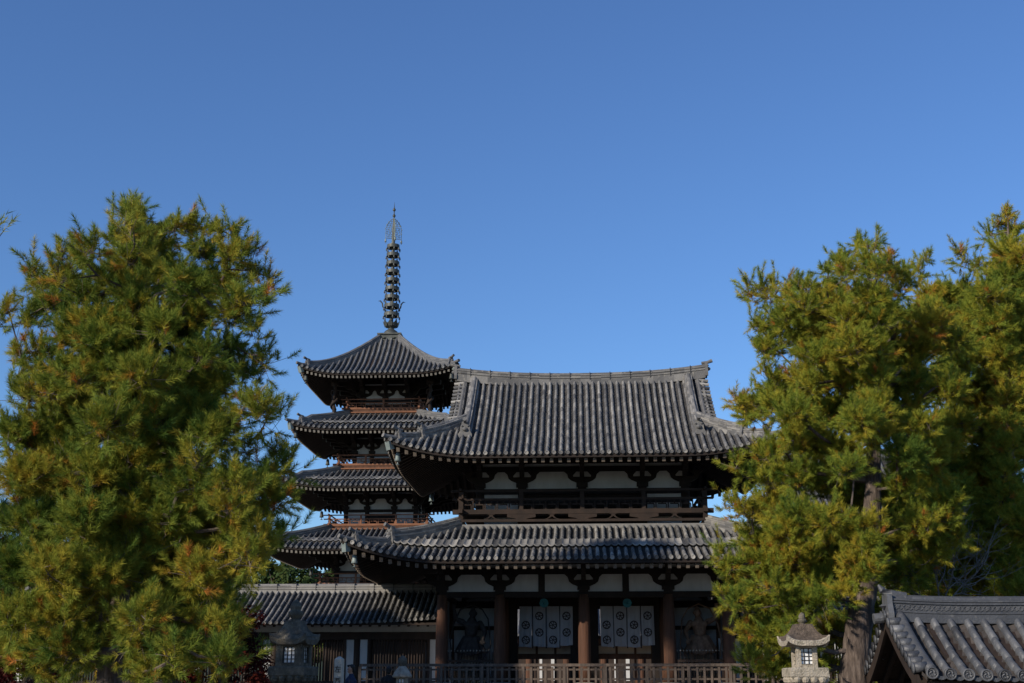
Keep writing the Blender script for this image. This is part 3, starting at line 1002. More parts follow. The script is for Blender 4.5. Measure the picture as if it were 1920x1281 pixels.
def noren(cx, label):
    t = thing('door_curtain', label, 'curtain', (cx, 56.6, 3.2), 'roundel curtains in the gate passage')
    rodm = MB()
    rodm.tube([(cx - 1.25, 56.6, 4.99), (cx + 1.25, 56.6, 4.99)], [0.025, 0.025], 8)
    rodm.build('rod', M['wood'], t)
    wd = 0.55
    for k in range(4):
        x0 = cx - 1.17 + k * 0.6
        m = MB()
        nx, nz = 14, 16
        vs = []
        zb = 3.22 + (0.06 if k == 3 else 0) + 0.02 * sin(k * 2.1)
        def yf(s_, q, k=k):
            return 56.6 + (0.022 * sin(s_ * 9 + k * 1.3) + 0.016 * sin(s_ * 17 + k + q * 2)) * (0.25 + q) + 0.045 * q * sin(k * 3 + cx + q * 3.5)
        for j in range(nz + 1):
            for i in range(nx + 1):
                s_, q = i / nx, j / nz
                x = x0 + wd * s_ + (0.025 * sin(k * 1.7 + cx)) * q
                vs.append((x, yf(s_, q), 4.97 + (zb - 4.97 + 0.015 * sin(s_ * 5 + k)) * q))
        fs = [(j * (nx + 1) + i, (j + 1) * (nx + 1) + i, (j + 1) * (nx + 1) + i + 1, j * (nx + 1) + i + 1) for j in range(nz) for i in range(nx)]
        m.add(vs, fs)
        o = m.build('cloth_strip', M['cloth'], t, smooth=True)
        for z in ((4.16, 3.52) if k % 2 == 0 else (4.55, 3.84)):
            c = MB()
            crest(c, (x0 + wd / 2, 0.0, z), 0.185)
            c.v = [(vx, yf(min(1, max(0, (vx - x0) / wd)), (4.97 - vz) / (4.97 - zb)) - 0.012 + vy, vz) for vx, vy, vz in c.v]   # dyed into the cloth: follows its folds
            c.build('crest', M['crest'], o)
    for k in range(3):
        m = MB()
        x = cx - 1.17 + wd + 0.025 + k * 0.6
        m.box((x, 56.63, 4.06), (0.055, 0.012, 1.8))
        m.build('tie_band', M['trouser'], t)

noren(-1.68, 'white four-strip curtain with dark round crests in the passage left of the middle pillar')
noren(1.88, 'white four-strip curtain with dark round crests in the passage right of the middle pillar')

for px, lab in ((1020, 'small teal green disc hanging above the left passage curtain'), (1176, 'small teal green disc hanging above the right passage curtain')):
    c = at(px, 1131, 54.0)
    t = thing('hanging_disc', lab, 'ornament', tuple(c), 'teal discs over the passage')
    m = MB()
    nn = 20
    m.prism([(0.19 * (1 + 0.05 * cos(8 * 2 * pi * k / nn)) * cos(2 * pi * k / nn), 0.19 * sin(2 * pi * k / nn)) for k in range(nn)][::-1], c, (1, 0, 0), (0, 0, 1), 0.05)
    m.build('disc', M['teal'], t)
    m = MB()
    m.lathe([(0.01, -0.06), (0.06, 0), (0.01, 0.06)], 10, (c[0], c[1] - 0.03, c[2]))
    m.build('boss', M['teal'], t)
    m = MB()
    m.beam((c[0], c[1], c[2] + 0.18), (c[0], c[1], 5.2), 0.02, 0.02, up=(0, 1, 0))
    m.build('hanger', M['black'], t)

def blob_figure(parts, voxel, name, m, parent, smooth=3):
    """one continuous body: tapered limbs and ellipsoids fused into a single skin"""
    mb = MB()
    for p in parts:
        if p[0] == 'limb':
            pts, rad = p[1], p[2]
            n = 12
            P, R = [], []
            for i in range(len(pts) - 1):
                for q in range(4):
                    f = q / 4
                    P.append(tuple(Vector(pts[i]).lerp(Vector(pts[i + 1]), f)))
                    R.append(rad[i] + (rad[i + 1] - rad[i]) * f)
            P.append(pts[-1]); R.append(rad[-1])
            d0 = (Vector(P[0]) - Vector(P[1])).normalized() * R[0] * 0.7
            d1 = (Vector(P[-1]) - Vector(P[-2])).normalized() * R[-1] * 0.7
            P = [tuple(Vector(P[0]) + d0)] + P + [tuple(Vector(P[-1]) + d1)]
            R = [R[0] * 0.55] + R + [R[-1] * 0.55]
            mb.tube(P, R, n)
        else:
            c, r = p[1], p[2]
            prof = [(max(0.001, cos(a)), sin(a)) for a in np.linspace(-pi / 2, pi / 2, 9)]
            vs, fs = [], []
            nn = 14
            for q, z in prof:
                for k in range(nn):
                    vs.append((c[0] + r[0] * q * cos(2 * pi * k / nn), c[1] + r[1] * q * sin(2 * pi * k / nn), c[2] + r[2] * z))
            for i in range(8):
                for k in range(nn):
                    k2 = (k + 1) % nn
                    fs.append((i * nn + k, i * nn + k2, (i + 1) * nn + k2, (i + 1) * nn + k))
            fs.append(tuple(range(nn - 1, -1, -1)))
            fs.append(tuple(8 * nn + k for k in range(nn)))
            mb.add(vs, fs)
    o = mb.build(name, m, parent, smooth=True)
    r = o.modifiers.new('fuse', 'REMESH')
    r.mode = 'VOXEL'
    r.voxel_size = voxel
    r.use_smooth_shade = True
    s = o.modifiers.new('soften', 'SMOOTH')
    s.factor = 0.5
    s.iterations = smooth
    return o

def guardian(cx, cy, z0, m, flip, label):
    """standing guardian: bare muscular chest, wide stance, one arm raised, one pressed down, knotted skirt, flying scarf"""
    k = 1.0
    t = thing('guardian_statue', label, 'statue', (cx, cy, z0), 'guardian statues in the side bays')
    f = flip
    V = lambda x, y, z: (cx + f * x * 1.18, cy + y, z0 + z * 1.03)
    E = lambda x, y, z, r: ('ell', V(x, y, z), (r[0] * 1.15, r[1] * 1.1, r[2] * 1.08))
    parts = [
        ('limb', [V(-0.34, 0, 0.12), V(-0.33, -0.04, 0.55), V(-0.2, 0.02, 1.0)], [0.085, 0.12, 0.17]),
        ('limb', [V(0.42, -0.02, 0.12), V(0.37, -0.08, 0.55), V(0.2, 0.02, 1.0)], [0.085, 0.12, 0.17]),
        ('limb', [V(-0.34, 0.04, 0.07), V(-0.4, -0.22, 0.05)], [0.075, 0.06]),
        ('limb', [V(0.42, 0.04, 0.07), V(0.5, -0.2, 0.05)], [0.075, 0.06]),
        ('limb', [V(0.0, 0.02, 0.98), V(0.02, 0, 1.25), V(-0.02, -0.02, 1.6), V(-0.03, 0, 1.86)], [0.26, 0.25, 0.31, 0.2]),
        E(-0.16, -0.18, 1.66, (0.17, 0.12, 0.13)), E(0.13, -0.18, 1.66, (0.17, 0.12, 0.13)), E(0, -0.16, 1.3, (0.17, 0.13, 0.16)),
        ('limb', [V(-0.04, -0.02, 1.85), V(-0.06, -0.05, 2.0)], [0.12, 0.11]),
        E(-0.07, -0.07, 2.13, (0.14, 0.165, 0.18)), E(-0.07, -0.02, 2.32, (0.075, 0.08, 0.08)), E(-0.08, -0.23, 2.11, (0.035, 0.05, 0.045)),
        E(-0.135, -0.2, 2.18, (0.045, 0.03, 0.025)), E(-0.015, -0.2, 2.18, (0.045, 0.03, 0.025)), E(-0.08, -0.2, 2.02, (0.065, 0.04, 0.025)),
        E(-0.21, -0.05, 2.12, (0.025, 0.04, 0.06)), E(0.07, -0.05, 2.12, (0.025, 0.04, 0.06)),
        ('limb', [V(0.28, 0, 1.76), V(0.58, 0.0, 1.9), V(0.62, -0.12, 2.25)], [0.13, 0.11, 0.075]),
        E(0.63, -0.15, 2.36, (0.08, 0.07, 0.1)),
        ('limb', [V(-0.32, 0, 1.74), V(-0.52, -0.02, 1.38), V(-0.46, -0.2, 1.06)], [0.13, 0.105, 0.07]),
    ]
    for q in range(4):
        parts.append(('limb', [V(-0.5 + q * 0.035, -0.22, 1.0), V(-0.53 + q * 0.05, -0.27, 0.9), V(-0.53 + q * 0.05, -0.25, 0.82 + abs(q - 1.5) * 0.02)], [0.026, 0.022, 0.017]))
    parts.append(('limb', [V(-0.41, -0.22, 1.02), V(-0.35, -0.28, 0.95), V(-0.35, -0.3, 0.89)], [0.028, 0.024, 0.02]))
    for q in range(4):
        parts.append(('limb', [V(0.57 + q * 0.042, -0.16, 2.42), V(0.56 + q * 0.046, -0.2, 2.5), V(0.57 + q * 0.044, -0.25, 2.5)], [0.026, 0.022, 0.018]))
    blob_figure(parts, 0.022, 'body', m, t)
    # skirt
    sk = MB()
    n = 40
    prof = [(0.27, 1.2, 0.01), (0.31, 1.1, 0.02), (0.38, 0.9, 0.04), (0.46, 0.66, 0.06), (0.53, 0.45, 0.08)]
    vs = []
    for r, z, a in prof:
        for i in range(n):
            an = 2 * pi * i / n
            q = r + a * sin(9 * an + z * 3)
            vs.append(V(q * cos(an) * 1.05, q * sin(an) * 0.75, z + (0.16 * abs(cos(an)) - 0.06) * (1.2 - z)))
    fs = [(i * n + k_, i * n + (k_ + 1) % n, (i + 1) * n + (k_ + 1) % n, (i + 1) * n + k_) for i in range(4) for k_ in range(n)]
    sk.add(vs, fs)
    o = sk.build('skirt', m, t, smooth=True)
    s = o.modifiers.new('thick', 'SOLIDIFY'); s.thickness = 0.04
    # scarf: ribbon floating from shoulder round the head and down the side
    sc = MB()
    pts = [V(-0.5, 0.05, 0.35), V(-0.72, 0.1, 0.8), V(-0.66, 0.12, 1.4), V(-0.62, 0.12, 1.9), V(-0.4, 0.14, 2.3), V(0.0, 0.16, 2.5), V(0.42, 0.16, 2.3), V(0.66, 0.13, 1.7), V(0.78, 0.1, 1.0), V(0.7, 0.05, 0.35)]
    for a, b in zip(pts[:-1], pts[1:]):
        sc.beam(a, b, 0.05, 0.17, up=(0, 1, 0.0))
    sc.build('scarf', m, t)
    rk = MB()
    rk.lathe([(0.75, -0.5), (0.72, -0.2), (0.62, 0.0), (0.55, 0.03)], 9, (cx, cy, z0), 0.5, 0.3)
    rk.build('rock_base', M['stone_dark'], t)
    return t

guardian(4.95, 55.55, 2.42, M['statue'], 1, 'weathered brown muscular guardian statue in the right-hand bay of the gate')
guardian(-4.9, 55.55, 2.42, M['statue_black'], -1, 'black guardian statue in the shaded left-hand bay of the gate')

# fences
def picket_fence(name, label, a, b, z0, ztop, pitch, postp, m, mpost=None, over=0.0, pw=0.055, railz=(0.25, 0.72), group=None, tipm=None, toprail=True):
    t = thing(name, label, 'fence', (a[0], a[1], z0), group)
    A, B = Vector(a + (0,)), Vector(b + (0,))
    L = (B - A).length
    d = (B - A) / L
    hz = ztop - z0
    pk = MB()
    n = int(L / pitch)
    for i in range(n + 1):
        p = A + d * (i * L / n)
        w_ = pw * RND.uniform(0.85, 1.1)
        top = ztop + over if over else ztop - 0.12
        pk.beam((p.x, p.y, z0 + 0.05), (p.x + RND.uniform(-0.006, 0.006), p.y, top), w_, 0.03, RND.random(), up=(0, 1, 0))
    pk.build('pickets', m, t)
    if tipm:
        tp = MB()
        for i in range(n + 1):
            p = A + d * (i * L / n)
            tp.lathe([(0.012, 0), (0.032, 0.03), (0.028, 0.05), (0.005, 0.075)], 6, (p.x, p.y, ztop + over))
        tp.build('picket_tips', tipm, t)
    r = MB()
    for f in railz:
        z = z0 + hz * f
        r.beam((A.x, A.y + 0.035, z), (B.x, B.y + 0.035, z), 0.05, 0.07)
    build_each(r, 'rail', m, t)
    if toprail:
        r = MB()
        r.beam((A.x, A.y, ztop - 0.045), (B.x, B.y, ztop - 0.045), 0.12, 0.11)
        r.build('top_rail', mpost or m, t)
    k = max(1, int(round(L / postp)))
    for i in range(k + 1):
        p = A + d * (i * L / k)
        q = MB()
        q.box((p.x, p.y, z0 + (hz - 0.1) / 2), (0.11, 0.11, hz - 0.1))
        q.build('post', mpost or m, t)
    return t

picket_fence('picket_fence', 'long grey weathered picket fence along the front edge of the gate podium', (-9.0, 51.5), (9.0, 51.5), FL, 2.42, 0.285, 1.71, M['rail_grey'], pw=0.095)
for s, lab in ((-1, 'low fence of thin pale-tipped pickets in front of the black statue'), (1, 'low fence of thin pale-tipped pickets in front of the brown statue')):
    xa, xb = sorted((s * 3.85, s * 5.72))
    picket_fence('statue_fence', lab, (xa, 54.0), (xb, 54.0), FL, 2.62, 0.133, 1.87, M['rail_brown'], over=0.34, pw=0.03, group='statue bay fences', tipm=M['end_pale'])
for cx, lab in ((-1.75, 'red framed barrier with cream panels under the left passage curtain'), (1.8, 'red framed barrier with cream panels under the right passage curtain')):
    t = thing('passage_barrier', lab, 'barrier', (cx, 57.6, FL), 'barriers under the curtains')
    m = MB()
    m.bb(cx - 1.2, cx + 1.2, 57.6, 57.63, 2.95, 3.3)
    m.build('panel', M['panel_cream'], t)
    m = MB()
    m.bb(cx - 1.25, cx + 1.25, 57.55, 57.66, 3.3, 3.4)
    m.bb(cx - 1.25, cx + 1.25, 57.55, 57.66, 2.72, 2.95)
    for x in (-1.25, -0.38, 0.45, 1.2):
        m.bb(cx + x - 0.05, cx + x + 0.05, 57.54, 57.67, FL, 3.42)
    m.build('frame', M['pillar'], t)

# ------------------------------------------------------------------ five-storeyed pagoda
QX, QY = -13.85, 88.0
pag = thing('pagoda', 'dark five-storeyed wooden pagoda with a tall bronze spire', 'pagoda', (QX, QY, 1.2))
pb = MB()
pb.bb(QX - 6.2, QX + 6.2, QY - 6.2, QY + 6.2, 0.3, 1.7)
pb.bb(QX - 7, QX + 7, QY - 7, QY + 7, 0.3, 0.95)
pb.build('podium', M['stone_dark'], pag)
#        half roof, body, eave z, a, b, lift, dtop, step
ST = [(7.2, 3.2, 6.25, 0.33, 0.02, 0.5, 3.9, (1.25, 0.6, 0.16)),
      (7.1, 2.8, 10.22, 0.33, 0.014, 0.42, 4.1, (1.25, 0.6, 0.16)),
      (6.3, 2.4, 14.42, 0.33, 0.016, 0.48, 3.6, (1.2, 0.6, 0.16)),
      (5.92, 2.0, 18.36, 0.35, 0.016, 0.46, 3.65, (1.15, 0.6, 0.16)),
      (5.5, 1.6, 22.28, 0.44, 0.068, 0.6, 4.75, None)]
PT = 0.36
for i, (ue, bh, z0, a, b_, L, dt, stp) in enumerate(ST):
    F = mkF(z0, a, b_, L=L, c=min(4.2, ue * 0.62), ue=ue, dl=5.0, step=stp)
    m, pp_ = MB(), MB()
    for th in (0, pi / 2, pi, -pi / 2):
        tile_side(m, mkW(QX, QY, ue, th), F, ue, lambda u, ue=ue, dt=dt: max(0, min(dt, ue - abs(u))), PT, 0.088, stp, tl=0.42, segs=5, pan_mb=pp_)
    o = m.build('roof', M['tile_far'], pag)
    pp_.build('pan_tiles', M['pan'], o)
    for th in (0, pi / 2, pi, -pi / 2):
        hm = MB()
        W = mkW(QX, QY, ue, th)
        if i == 4:
            path = [W(ue - d, d, F(ue - d, d) + 0.02) for d in np.linspace(dt, 0.55, 18)]
            hm.sweep(path, ridge_prof(0.36, 0.36), tonef=lambda: 0.25 + 0.5 * RND.random())
            dd = Vector(path[-1]) - Vector(path[-2])
            end_tile(hm, path[-1], dd, 0.4, 0.42)
            hm.tube([W(ue - x, x, F(ue - x, max(0, x)) + 0.05) for x in (0.6, 0.2, -0.1)], [0.11] * 3, 8, 0.5)
        else:
            path = [W(ue - d, d, F(ue - d, d) + 0.02) for d in np.linspace(dt, 0.75, 12)]
            hm.sweep(path, ridge_prof(0.36, 0.4), tonef=lambda: 0.25 + 0.5 * RND.random())
            dd = Vector(path[-1]) - Vector(path[-2])
            end_tile(hm, path[-1], dd, 0.42, 0.42)
            hm.tube([W(ue - x, x, F(ue - x, max(0, x)) + 0.05) for x in (0.9, 0.4, -0.1)], [0.11] * 3, 8, 0.5)
        hm.build('hip_ridge', M['tile_far'], o)
    b, ra, en = MB(), MB(), MB()
    din = ue - bh + 0.1
    for th in (0, pi / 2, pi, -pi / 2):
        eave_under(mkW(QX, QY, ue, th), F, ue, din, b, ra, en, sp=0.295, rw=0.125, rh=0.15, d0=0.16)
    b.build('eave_board', M['wood_black'], o)
    ra.build('rafters', [M['wood'], M['end_pale']], o)
    corners(o, QX, QY, ue, ue, F, din - 0.2, 0.3, 1.5, 'bronze')
    # body
    zlow = 1.7 if i == 0 else ST[i - 1][2] + 1.3
    zt = z0 - 0.42 if i < 4 else z0 - 0.4
    nb = 2 if i == 4 else 3
    if nb == 2: xs_ = [-bh, 0, bh]
    else:
        mid = bh * 0.39
        xs_ = [-bh, -mid, mid, bh]
    wl = MB()
    for s in (-1, 1):
        wl.bb(QX - bh, QX + bh, QY + s * bh - 0.05, QY + s * bh + 0.05, zlow, zt + 0.6)
        wl.bb(QX + s * bh - 0.05, QX + s * bh + 0.05, QY - bh + 0.06, QY + bh - 0.06, zlow, zt + 0.6)
    body = wl.build('storey_wall', M['plaster'] if i else M['wood'], pag)
    fr = MB()
    zp = zt - 0.74
    for s in (-1, 1):
        for x in xs_:
            pl_ = MB(); pl_.lathe([(0.17, zlow), (0.16, zt)], 10, (QX + x, QY + s * bh, 0)); pl_.build('pillar', M['wood_black'], body, smooth=True)
            if abs(x) < bh - 0.01:
                pl_ = MB(); pl_.lathe([(0.168, zlow), (0.158, zt)], 10, (QX + s * bh, QY + x, 0)); pl_.build('pillar', M['wood_black'], body, smooth=True)
        for za, zb_, tk in ((zt, zt + 0.3, 0.12), (zt + 0.42, zt + 1.4, 0.13), (zp - 0.2, zp, 0.12)):
            fr.bb(QX - bh - 0.2, QX + bh + 0.2, QY + s * bh - tk, QY + s * bh + tk, za, zb_)
            fr.bb(QX + s * bh - tk + 0.01, QX + s * bh + tk - 0.01, QY - bh + 0.14, QY + bh - 0.14, za + 0.004, zb_ - 0.004)
        x0, x1 = (-bh, bh) if nb == 2 else (xs_[1], xs_[2])
        fr.bb(QX + x0, QX + x1, QY + s * bh - 0.09, QY + s * bh + 0.09, zlow, zp - 0.3)
        fr.bb(QX + s * bh - 0.09, QX + s * bh + 0.09, QY + x0, QY + x1, zlow, zp - 0.3)
    build_each(fr, 'beam', M['wood_black'], body)
    for s in (-1, 1):
        for x in xs_:
            kk = 0.86 if nb == 3 else 1.02
            poly = [(0, -0.2), (0.4, -0.16), (0.75, 0.05), (1.2, 0.1), (1.4, 0.28), (2.3, 0.42), (2.3, 0.66), (0, 0.5)]
            br = MB()
            for q in (1, -1):
                cloud_arm(br, QX + x, QY + s * bh - 0.02 * s, zt, kk, q, 0.26)
            br.bb(QX + x - 0.22, QX + x + 0.22, QY + s * bh - 0.22, QY + s * bh + 0.22, zp + 0.02, zp + 0.2)
            br.prism(poly, (QX + x, QY + s * bh, zt), (0, s, 0), (0, 0, 1), 0.22)
            br.cur = 1
            br.box((QX + x, QY + s * (bh + 2.31), zt + 0.54), (0.25, 0.06, 0.28))
            br.build('cloud_bracket', [M['wood_black'], M['bronze_pale']], body)
            br = MB()
            for q in (1, -1):
                cloud_arm(br, QX + s * bh, QY + x, zt, kk, q, 0.26, (0, 1, 0))
            br.bb(QX + s * bh - 0.22, QX + s * bh + 0.22, QY + x - 0.21, QY + x + 0.21, zp + 0.022, zp + 0.198)
            br.prism(poly, (QX + s * bh, QY + x, zt), (s, 0, 0), (0, 0, 1), 0.22)
            br.cur = 1
            br.box((QX + s * (bh + 2.31), QY + x, zt + 0.54), (0.06, 0.25, 0.28))
            br.build('cloud_bracket', [M['wood_black'], M['bronze_pale']], body)
    if i > 0:
        hb_ = bh + 0.95
        zr = ST[i - 1][2] + 1.55 + (0.12 if i == 4 else 0.02)
        posts = [QX + x for x in ([-hb_, 0, hb_] if nb == 2 else [-hb_, -hb_ * 0.36, hb_ * 0.36, hb_])]
        bs = MB()
        bs.bb(QX - hb_ + 0.02, QX + hb_ - 0.02, QY - hb_ + 0.02, QY + hb_ - 0.02, zr - 0.5, zr + 0.02)
        bs.build('balcony_base', M['wood'], pag)
        balcony(pag, QX, QY, hb_, hb_, zr, 0.72, M['rail_red'], posts, unit=0.95, struts=False, tip=0.55)

# carved posts holding up the corners of the top roof
for sx in (-1, 1):
    for sy in (-1, 1):
        x, y = QX + sx * 3.35, QY + sy * 3.35
        m = MB()
        pts, rad = [], []
        for k in range(15):
            f = k / 14
            pts.append((x + 0.05 * sin(f * 9), y + 0.05 * cos(f * 9), 19.6 + f * 2.35))
            rad.append(0.13 + 0.035 * sin(k * 2.4))
        m.tube(pts, rad, 9)
        dr = [(x + 0.2 * cos(f * 11), y + 0.2 * sin(f * 11), 19.85 + f * 1.7) for f in np.linspace(0, 1, 22)]
        m.tube(dr, [0.03 + 0.065 * sin(pi * f) for f in np.linspace(0.05, 0.95, 22)], 6)
        m.bb(x - 0.22, x + 0.22, y - 0.22, y + 0.22, 21.85, 22.2)
        m.build('carved_corner_post', M['rail_brown'], pag, smooth=True)

# spire
sp = MB()
sp.bb(QX - 0.78, QX + 0.78, QY - 0.78, QY + 0.78, 25.55, 26.24)
sp.bb(QX - 0.88, QX + 0.88, QY - 0.88, QY + 0.88, 26.24, 26.34)
sp.bb(QX - 0.84, QX + 0.84, QY - 0.84, QY + 0.84, 25.6, 25.7)
for s in (-1, 1):
    sp.lathe([(0.16, 0.0), (0.16, 0.03)], 12, (QX + s * 0.36, QY - 0.8, 25.95))
spire = sp.build('spire_base', M['bronze'], pag)
m = MB()
m.lathe([(0.6, 26.34), (0.58, 26.46), (0.46, 26.66), (0.26, 26.8), (0.2, 26.88), (0.3, 26.95), (0.44, 27.08), (0.5, 27.24), (0.42, 27.3), (0.18, 27.3), (0.14, 27.4),
         (0.115, 33.6), (0.12, 33.8), (0.075, 35.5), (0.04, 35.6), (0.1, 35.66), (0.12, 35.74), (0.08, 35.82), (0.04, 35.88), (0.04, 36.1), (0.1, 36.14), (0.12, 36.22), (0.08, 36.3), (0.03, 36.4), (0.005, 36.85)], 14, (QX, QY, 0))
m.build('spire_mast', M['bronze'], spire, smooth=True)
m = MB()
for k in range(8):
    a = k * pi / 4
    poly = [(-0.14, 0), (0.14, 0), (0.17, 0.2), (0.08, 0.34), (0, 0.44), (-0.08, 0.34), (-0.17, 0.2)]
    m.prism(poly, (QX + 0.46 * cos(a), QY + 0.46 * sin(a), 27.02), (-sin(a), cos(a), 0), (0.35 * cos(a), 0.35 * sin(a), 1), 0.04)
build_each(m, 'lotus_petal', M['bronze'], spire)
for k in range(9):
    f = k / 8
    z = 27.95 + 5.32 * f
    R = 0.57 - 0.1 * f
    m = MB()
    m.lathe([(R, -0.13), (R, 0.12), (R - 0.09, 0.14), (R - 0.09, -0.11), (R, -0.13)], 22, (QX, QY, z))
    m.f.pop(); m.f.pop(); m.t.pop(); m.t.pop()
    m.lathe([(0.2, -0.12), (0.2, 0.12)], 12, (QX, QY, z))
    for q in range(6):
        a = q * pi / 3
        m.beam((QX + 0.1 * cos(a), QY + 0.1 * sin(a), z), (QX + (R - 0.04) * cos(a), QY + (R - 0.04) * sin(a), z), 0.07, 0.1)
    o = m.build('spire_ring', M['bronze'], spire)
    m = MB()
    for q in range(8):
        a = q * pi / 4 + 0.3
        bell(m, (QX + (R + 0.03) * cos(a), QY + (R + 0.03) * sin(a), z - 0.1), 0.62)
    build_each(m, 'ring_bell', M['bronze'], o)
fl_ = MB()
for a in (0.35, 0.35 + pi / 2, 0.35 + pi, 0.35 + 3 * pi / 2):
    ca, sa = cos(a), sin(a)
    P = lambda r, z: (QX + ca * r, QY + sa * r, 33.85 + z)
    edge = [(0.1, 1.6), (0.22, 1.52), (0.38, 1.35), (0.52, 1.1), (0.6, 0.8), (0.58, 0.45), (0.6, 0.05)]
    fl_.tube([P(*e) for e in edge], [0.022] * 7, 5)
    fl_.tube([P(0.08, 0.05), P(0.6, 0.05)], [0.022] * 2, 5)
    for z in np.arange(0.22, 1.5, 0.17):
        rmax = np.interp(z, [0.05, 0.45, 0.8, 1.1, 1.35, 1.6], [0.6, 0.58, 0.6, 0.52, 0.38, 0.1])
        fl_.tube([P(0.08 + (rmax - 0.08) * q / 5, z + 0.05 * sin(q * 2.4 + z * 9)) for q in range(6)], [0.016] * 6, 4)
    for r in (0.2, 0.32, 0.45):
        zm = np.interp(r, [0.1, 0.38, 0.52, 0.6], [1.55, 1.33, 1.08, 0.8])
        fl_.tube([P(r + 0.04 * sin(q * 2 + r * 20), 0.05 + (zm - 0.05) * q / 7) for q in range(8)], [0.016] * 8, 4)
    for e in edge[:-1]:
        fl_.lathe([(0.01, -0.05), (0.04, 0), (0.01, 0.06)], 5, P(e[0] + 0.02, e[1]))
    bell(fl_, P(0.6, 0.03), 0.75)
fl_.build('flame_finial', M['bronze_pale'], spire)
m = MB()
for q in range(4):
    a = q * pi / 2 + 0.25
    pts = [(QX + r * cos(a), QY + r * sin(a), z) for r, z in ((0.15, 28.2), (0.5, 28.25), (0.66, 28.55), (0.7, 28.8), (0.85, 28.98), (1.0, 28.95))]
    m.tube(pts, [0.035, 0.04, 0.055, 0.06, 0.05, 0.01], 6)
build_each(m, 'spire_sickle', M['bronze'], spire)

# ------------------------------------------------------------------ roofed corridors left and right of the gate
def corridor(x0, x1, label, s, gate_x):
    t = thing('roofed_corridor', label, 'corridor', ((x0 + x1) / 2, GY, 1.0), 'tiled corridors beside the gate')
    cx, hl = (x0 + x1) / 2, (x1 - x0) / 2
    def F0(u, d):
        x = (cx + u)
        g_ = max(0, 1 - abs(x - gate_x) / 5.0)
        return 4.22 + 0.40 * d + 0.022 * d * d + 0.2 * g_ ** 2 * max(0, 1 - d / 3.4)
    F1 = lambda u, d: F0(-u, d)
    m, pn_ = MB(), MB()
    tile_side(m, mkW(cx, GY, 3.4, 0), F0, hl, lambda u: 3.4, 0.262, 0.066, tl=0.33, pan_mb=pn_)
    tile_side(m, mkW(cx, GY, 3.4, pi), F1, hl, lambda u: 3.4, 0.5, 0.08, tl=0.6, pan_mb=pn_)
    o = m.build('roof', M['tile'], t)
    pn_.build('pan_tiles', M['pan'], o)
    r = MB()
    r.sweep([(x, GY, F0(0, 3.4) - 0.06) for x in np.linspace(x0, x1, 12)], ridge_prof(0.42, 0.34), tonef=lambda: 0.45 + 0.45 * RND.random())
    for x in np.arange(x0 + 0.4, x1, 0.9):
        r.bb(x - 0.012, x + 0.012, GY - 0.22, GY + 0.22, F0(0, 3.4) - 0.03, F0(0, 3.4) + 0.29, 0.1)
    r.build('ridge', M['tile'], o)
    ev = MB()
    for sg in (-1, 1):
        ev.add([(x0, GY + sg * 3.3, F0(0, 0.1) - 0.14), (x1, GY + sg * 3.3, F0(0, 0.1) - 0.14), (x1, GY, F0(0, 3.4) - 0.16), (x0, GY, F0(0, 3.4) - 0.16)], [(0, 1, 2, 3)])
        ev.bb(x0, x1, GY + sg * 3.27 - 0.05, GY + sg * 3.27 + 0.05, 4.1, 4.2)
        for x in np.arange(x0 + 0.2, x1, 0.42):
            ev.beam((x, GY + sg * 3.1, 4.1), (x, GY + sg * 1.7, 4.72), 0.11, 0.13)
    ev.build('eave_rafters', M['wood'], o)
    base = MB()
    base.bb(x0, x1, GY - 2.9, GY + 2.9, 0.3, 1.0)
    base.build('podium', M['podium'], t)
    yw = GY - 1.88
    bay = 3.7
    nb = int(abs(x1 - x0) / bay + 1)
    ps = [gate_x + s * (0.1 + bay * i) for i in range(nb)]
    ps = [p_ for p_ in ps if x0 - 0.1 <= p_ <= x1 + 0.1]
    fz = MB()
    fz.bb(x0, x1, yw - 0.05, yw + 0.05, 3.86, 4.6)
    for p_ in ps:
        for q in (-1, 1):
            a, b = sorted((p_ + q * 0.14, p_ + q * 0.5))
            fz.bb(a, b, yw - 0.04, yw + 0.04, 1.6, 3.56)
    for i in range(len(ps) - 1):
        a, b = sorted((ps[i], ps[i + 1]))
        fz.bb(a + 0.14, b - 0.14, yw - 0.045, yw + 0.045, 1.0, 1.62)
    build_each(fz, 'plaster_wall', M['plaster'], t)
    bm = MB()
    bm.bb(x0, x1, yw - 0.11, yw + 0.11, 3.54, 3.86)
    bm.bb(x0, x1, GY + 1.78, GY + 1.98, 3.54, 3.86)
    bm.bb(x0, x1, yw - 0.09, yw + 0.09, 1.62, 1.78)
    build_each(bm, 'tie_beam', M['wood'], t)
    for p_ in ps:
        q = MB()
        q.lathe([(0.15, 1.0), (0.155, 2.2), (0.14, 3.56)], 14, (p_, yw, 0))
        q.lathe([(0.15, 1.0), (0.155, 2.2), (0.14, 3.56)], 14, (p_, GY + 1.88, 0))
        build_each(q, 'pillar', M['wood'], t, True)
    for i in range(len(ps) - 1):
        a, b = sorted((ps[i], ps[i + 1]))
        w_ = MB()
        for x in np.arange(a + 0.6, b - 0.55, 0.125):
            w_.box((x, yw, 2.66), (0.062, 0.062, 1.77), rz=pi / 4)
        for x in (a + 0.52, b - 0.52):
            w_.bb(x - 0.05, x + 0.05, yw - 0.08, yw + 0.08, 1.78, 3.54)
        w_.build('lattice_window', M['wood'], t)
    return t

corridor(-46, -6.2, 'long tiled corridor with lattice windows running left from the gate', -1, -6.2)
corridor(6.2, 46, 'long tiled corridor running right from the gate behind the pines', 1, 6.2)

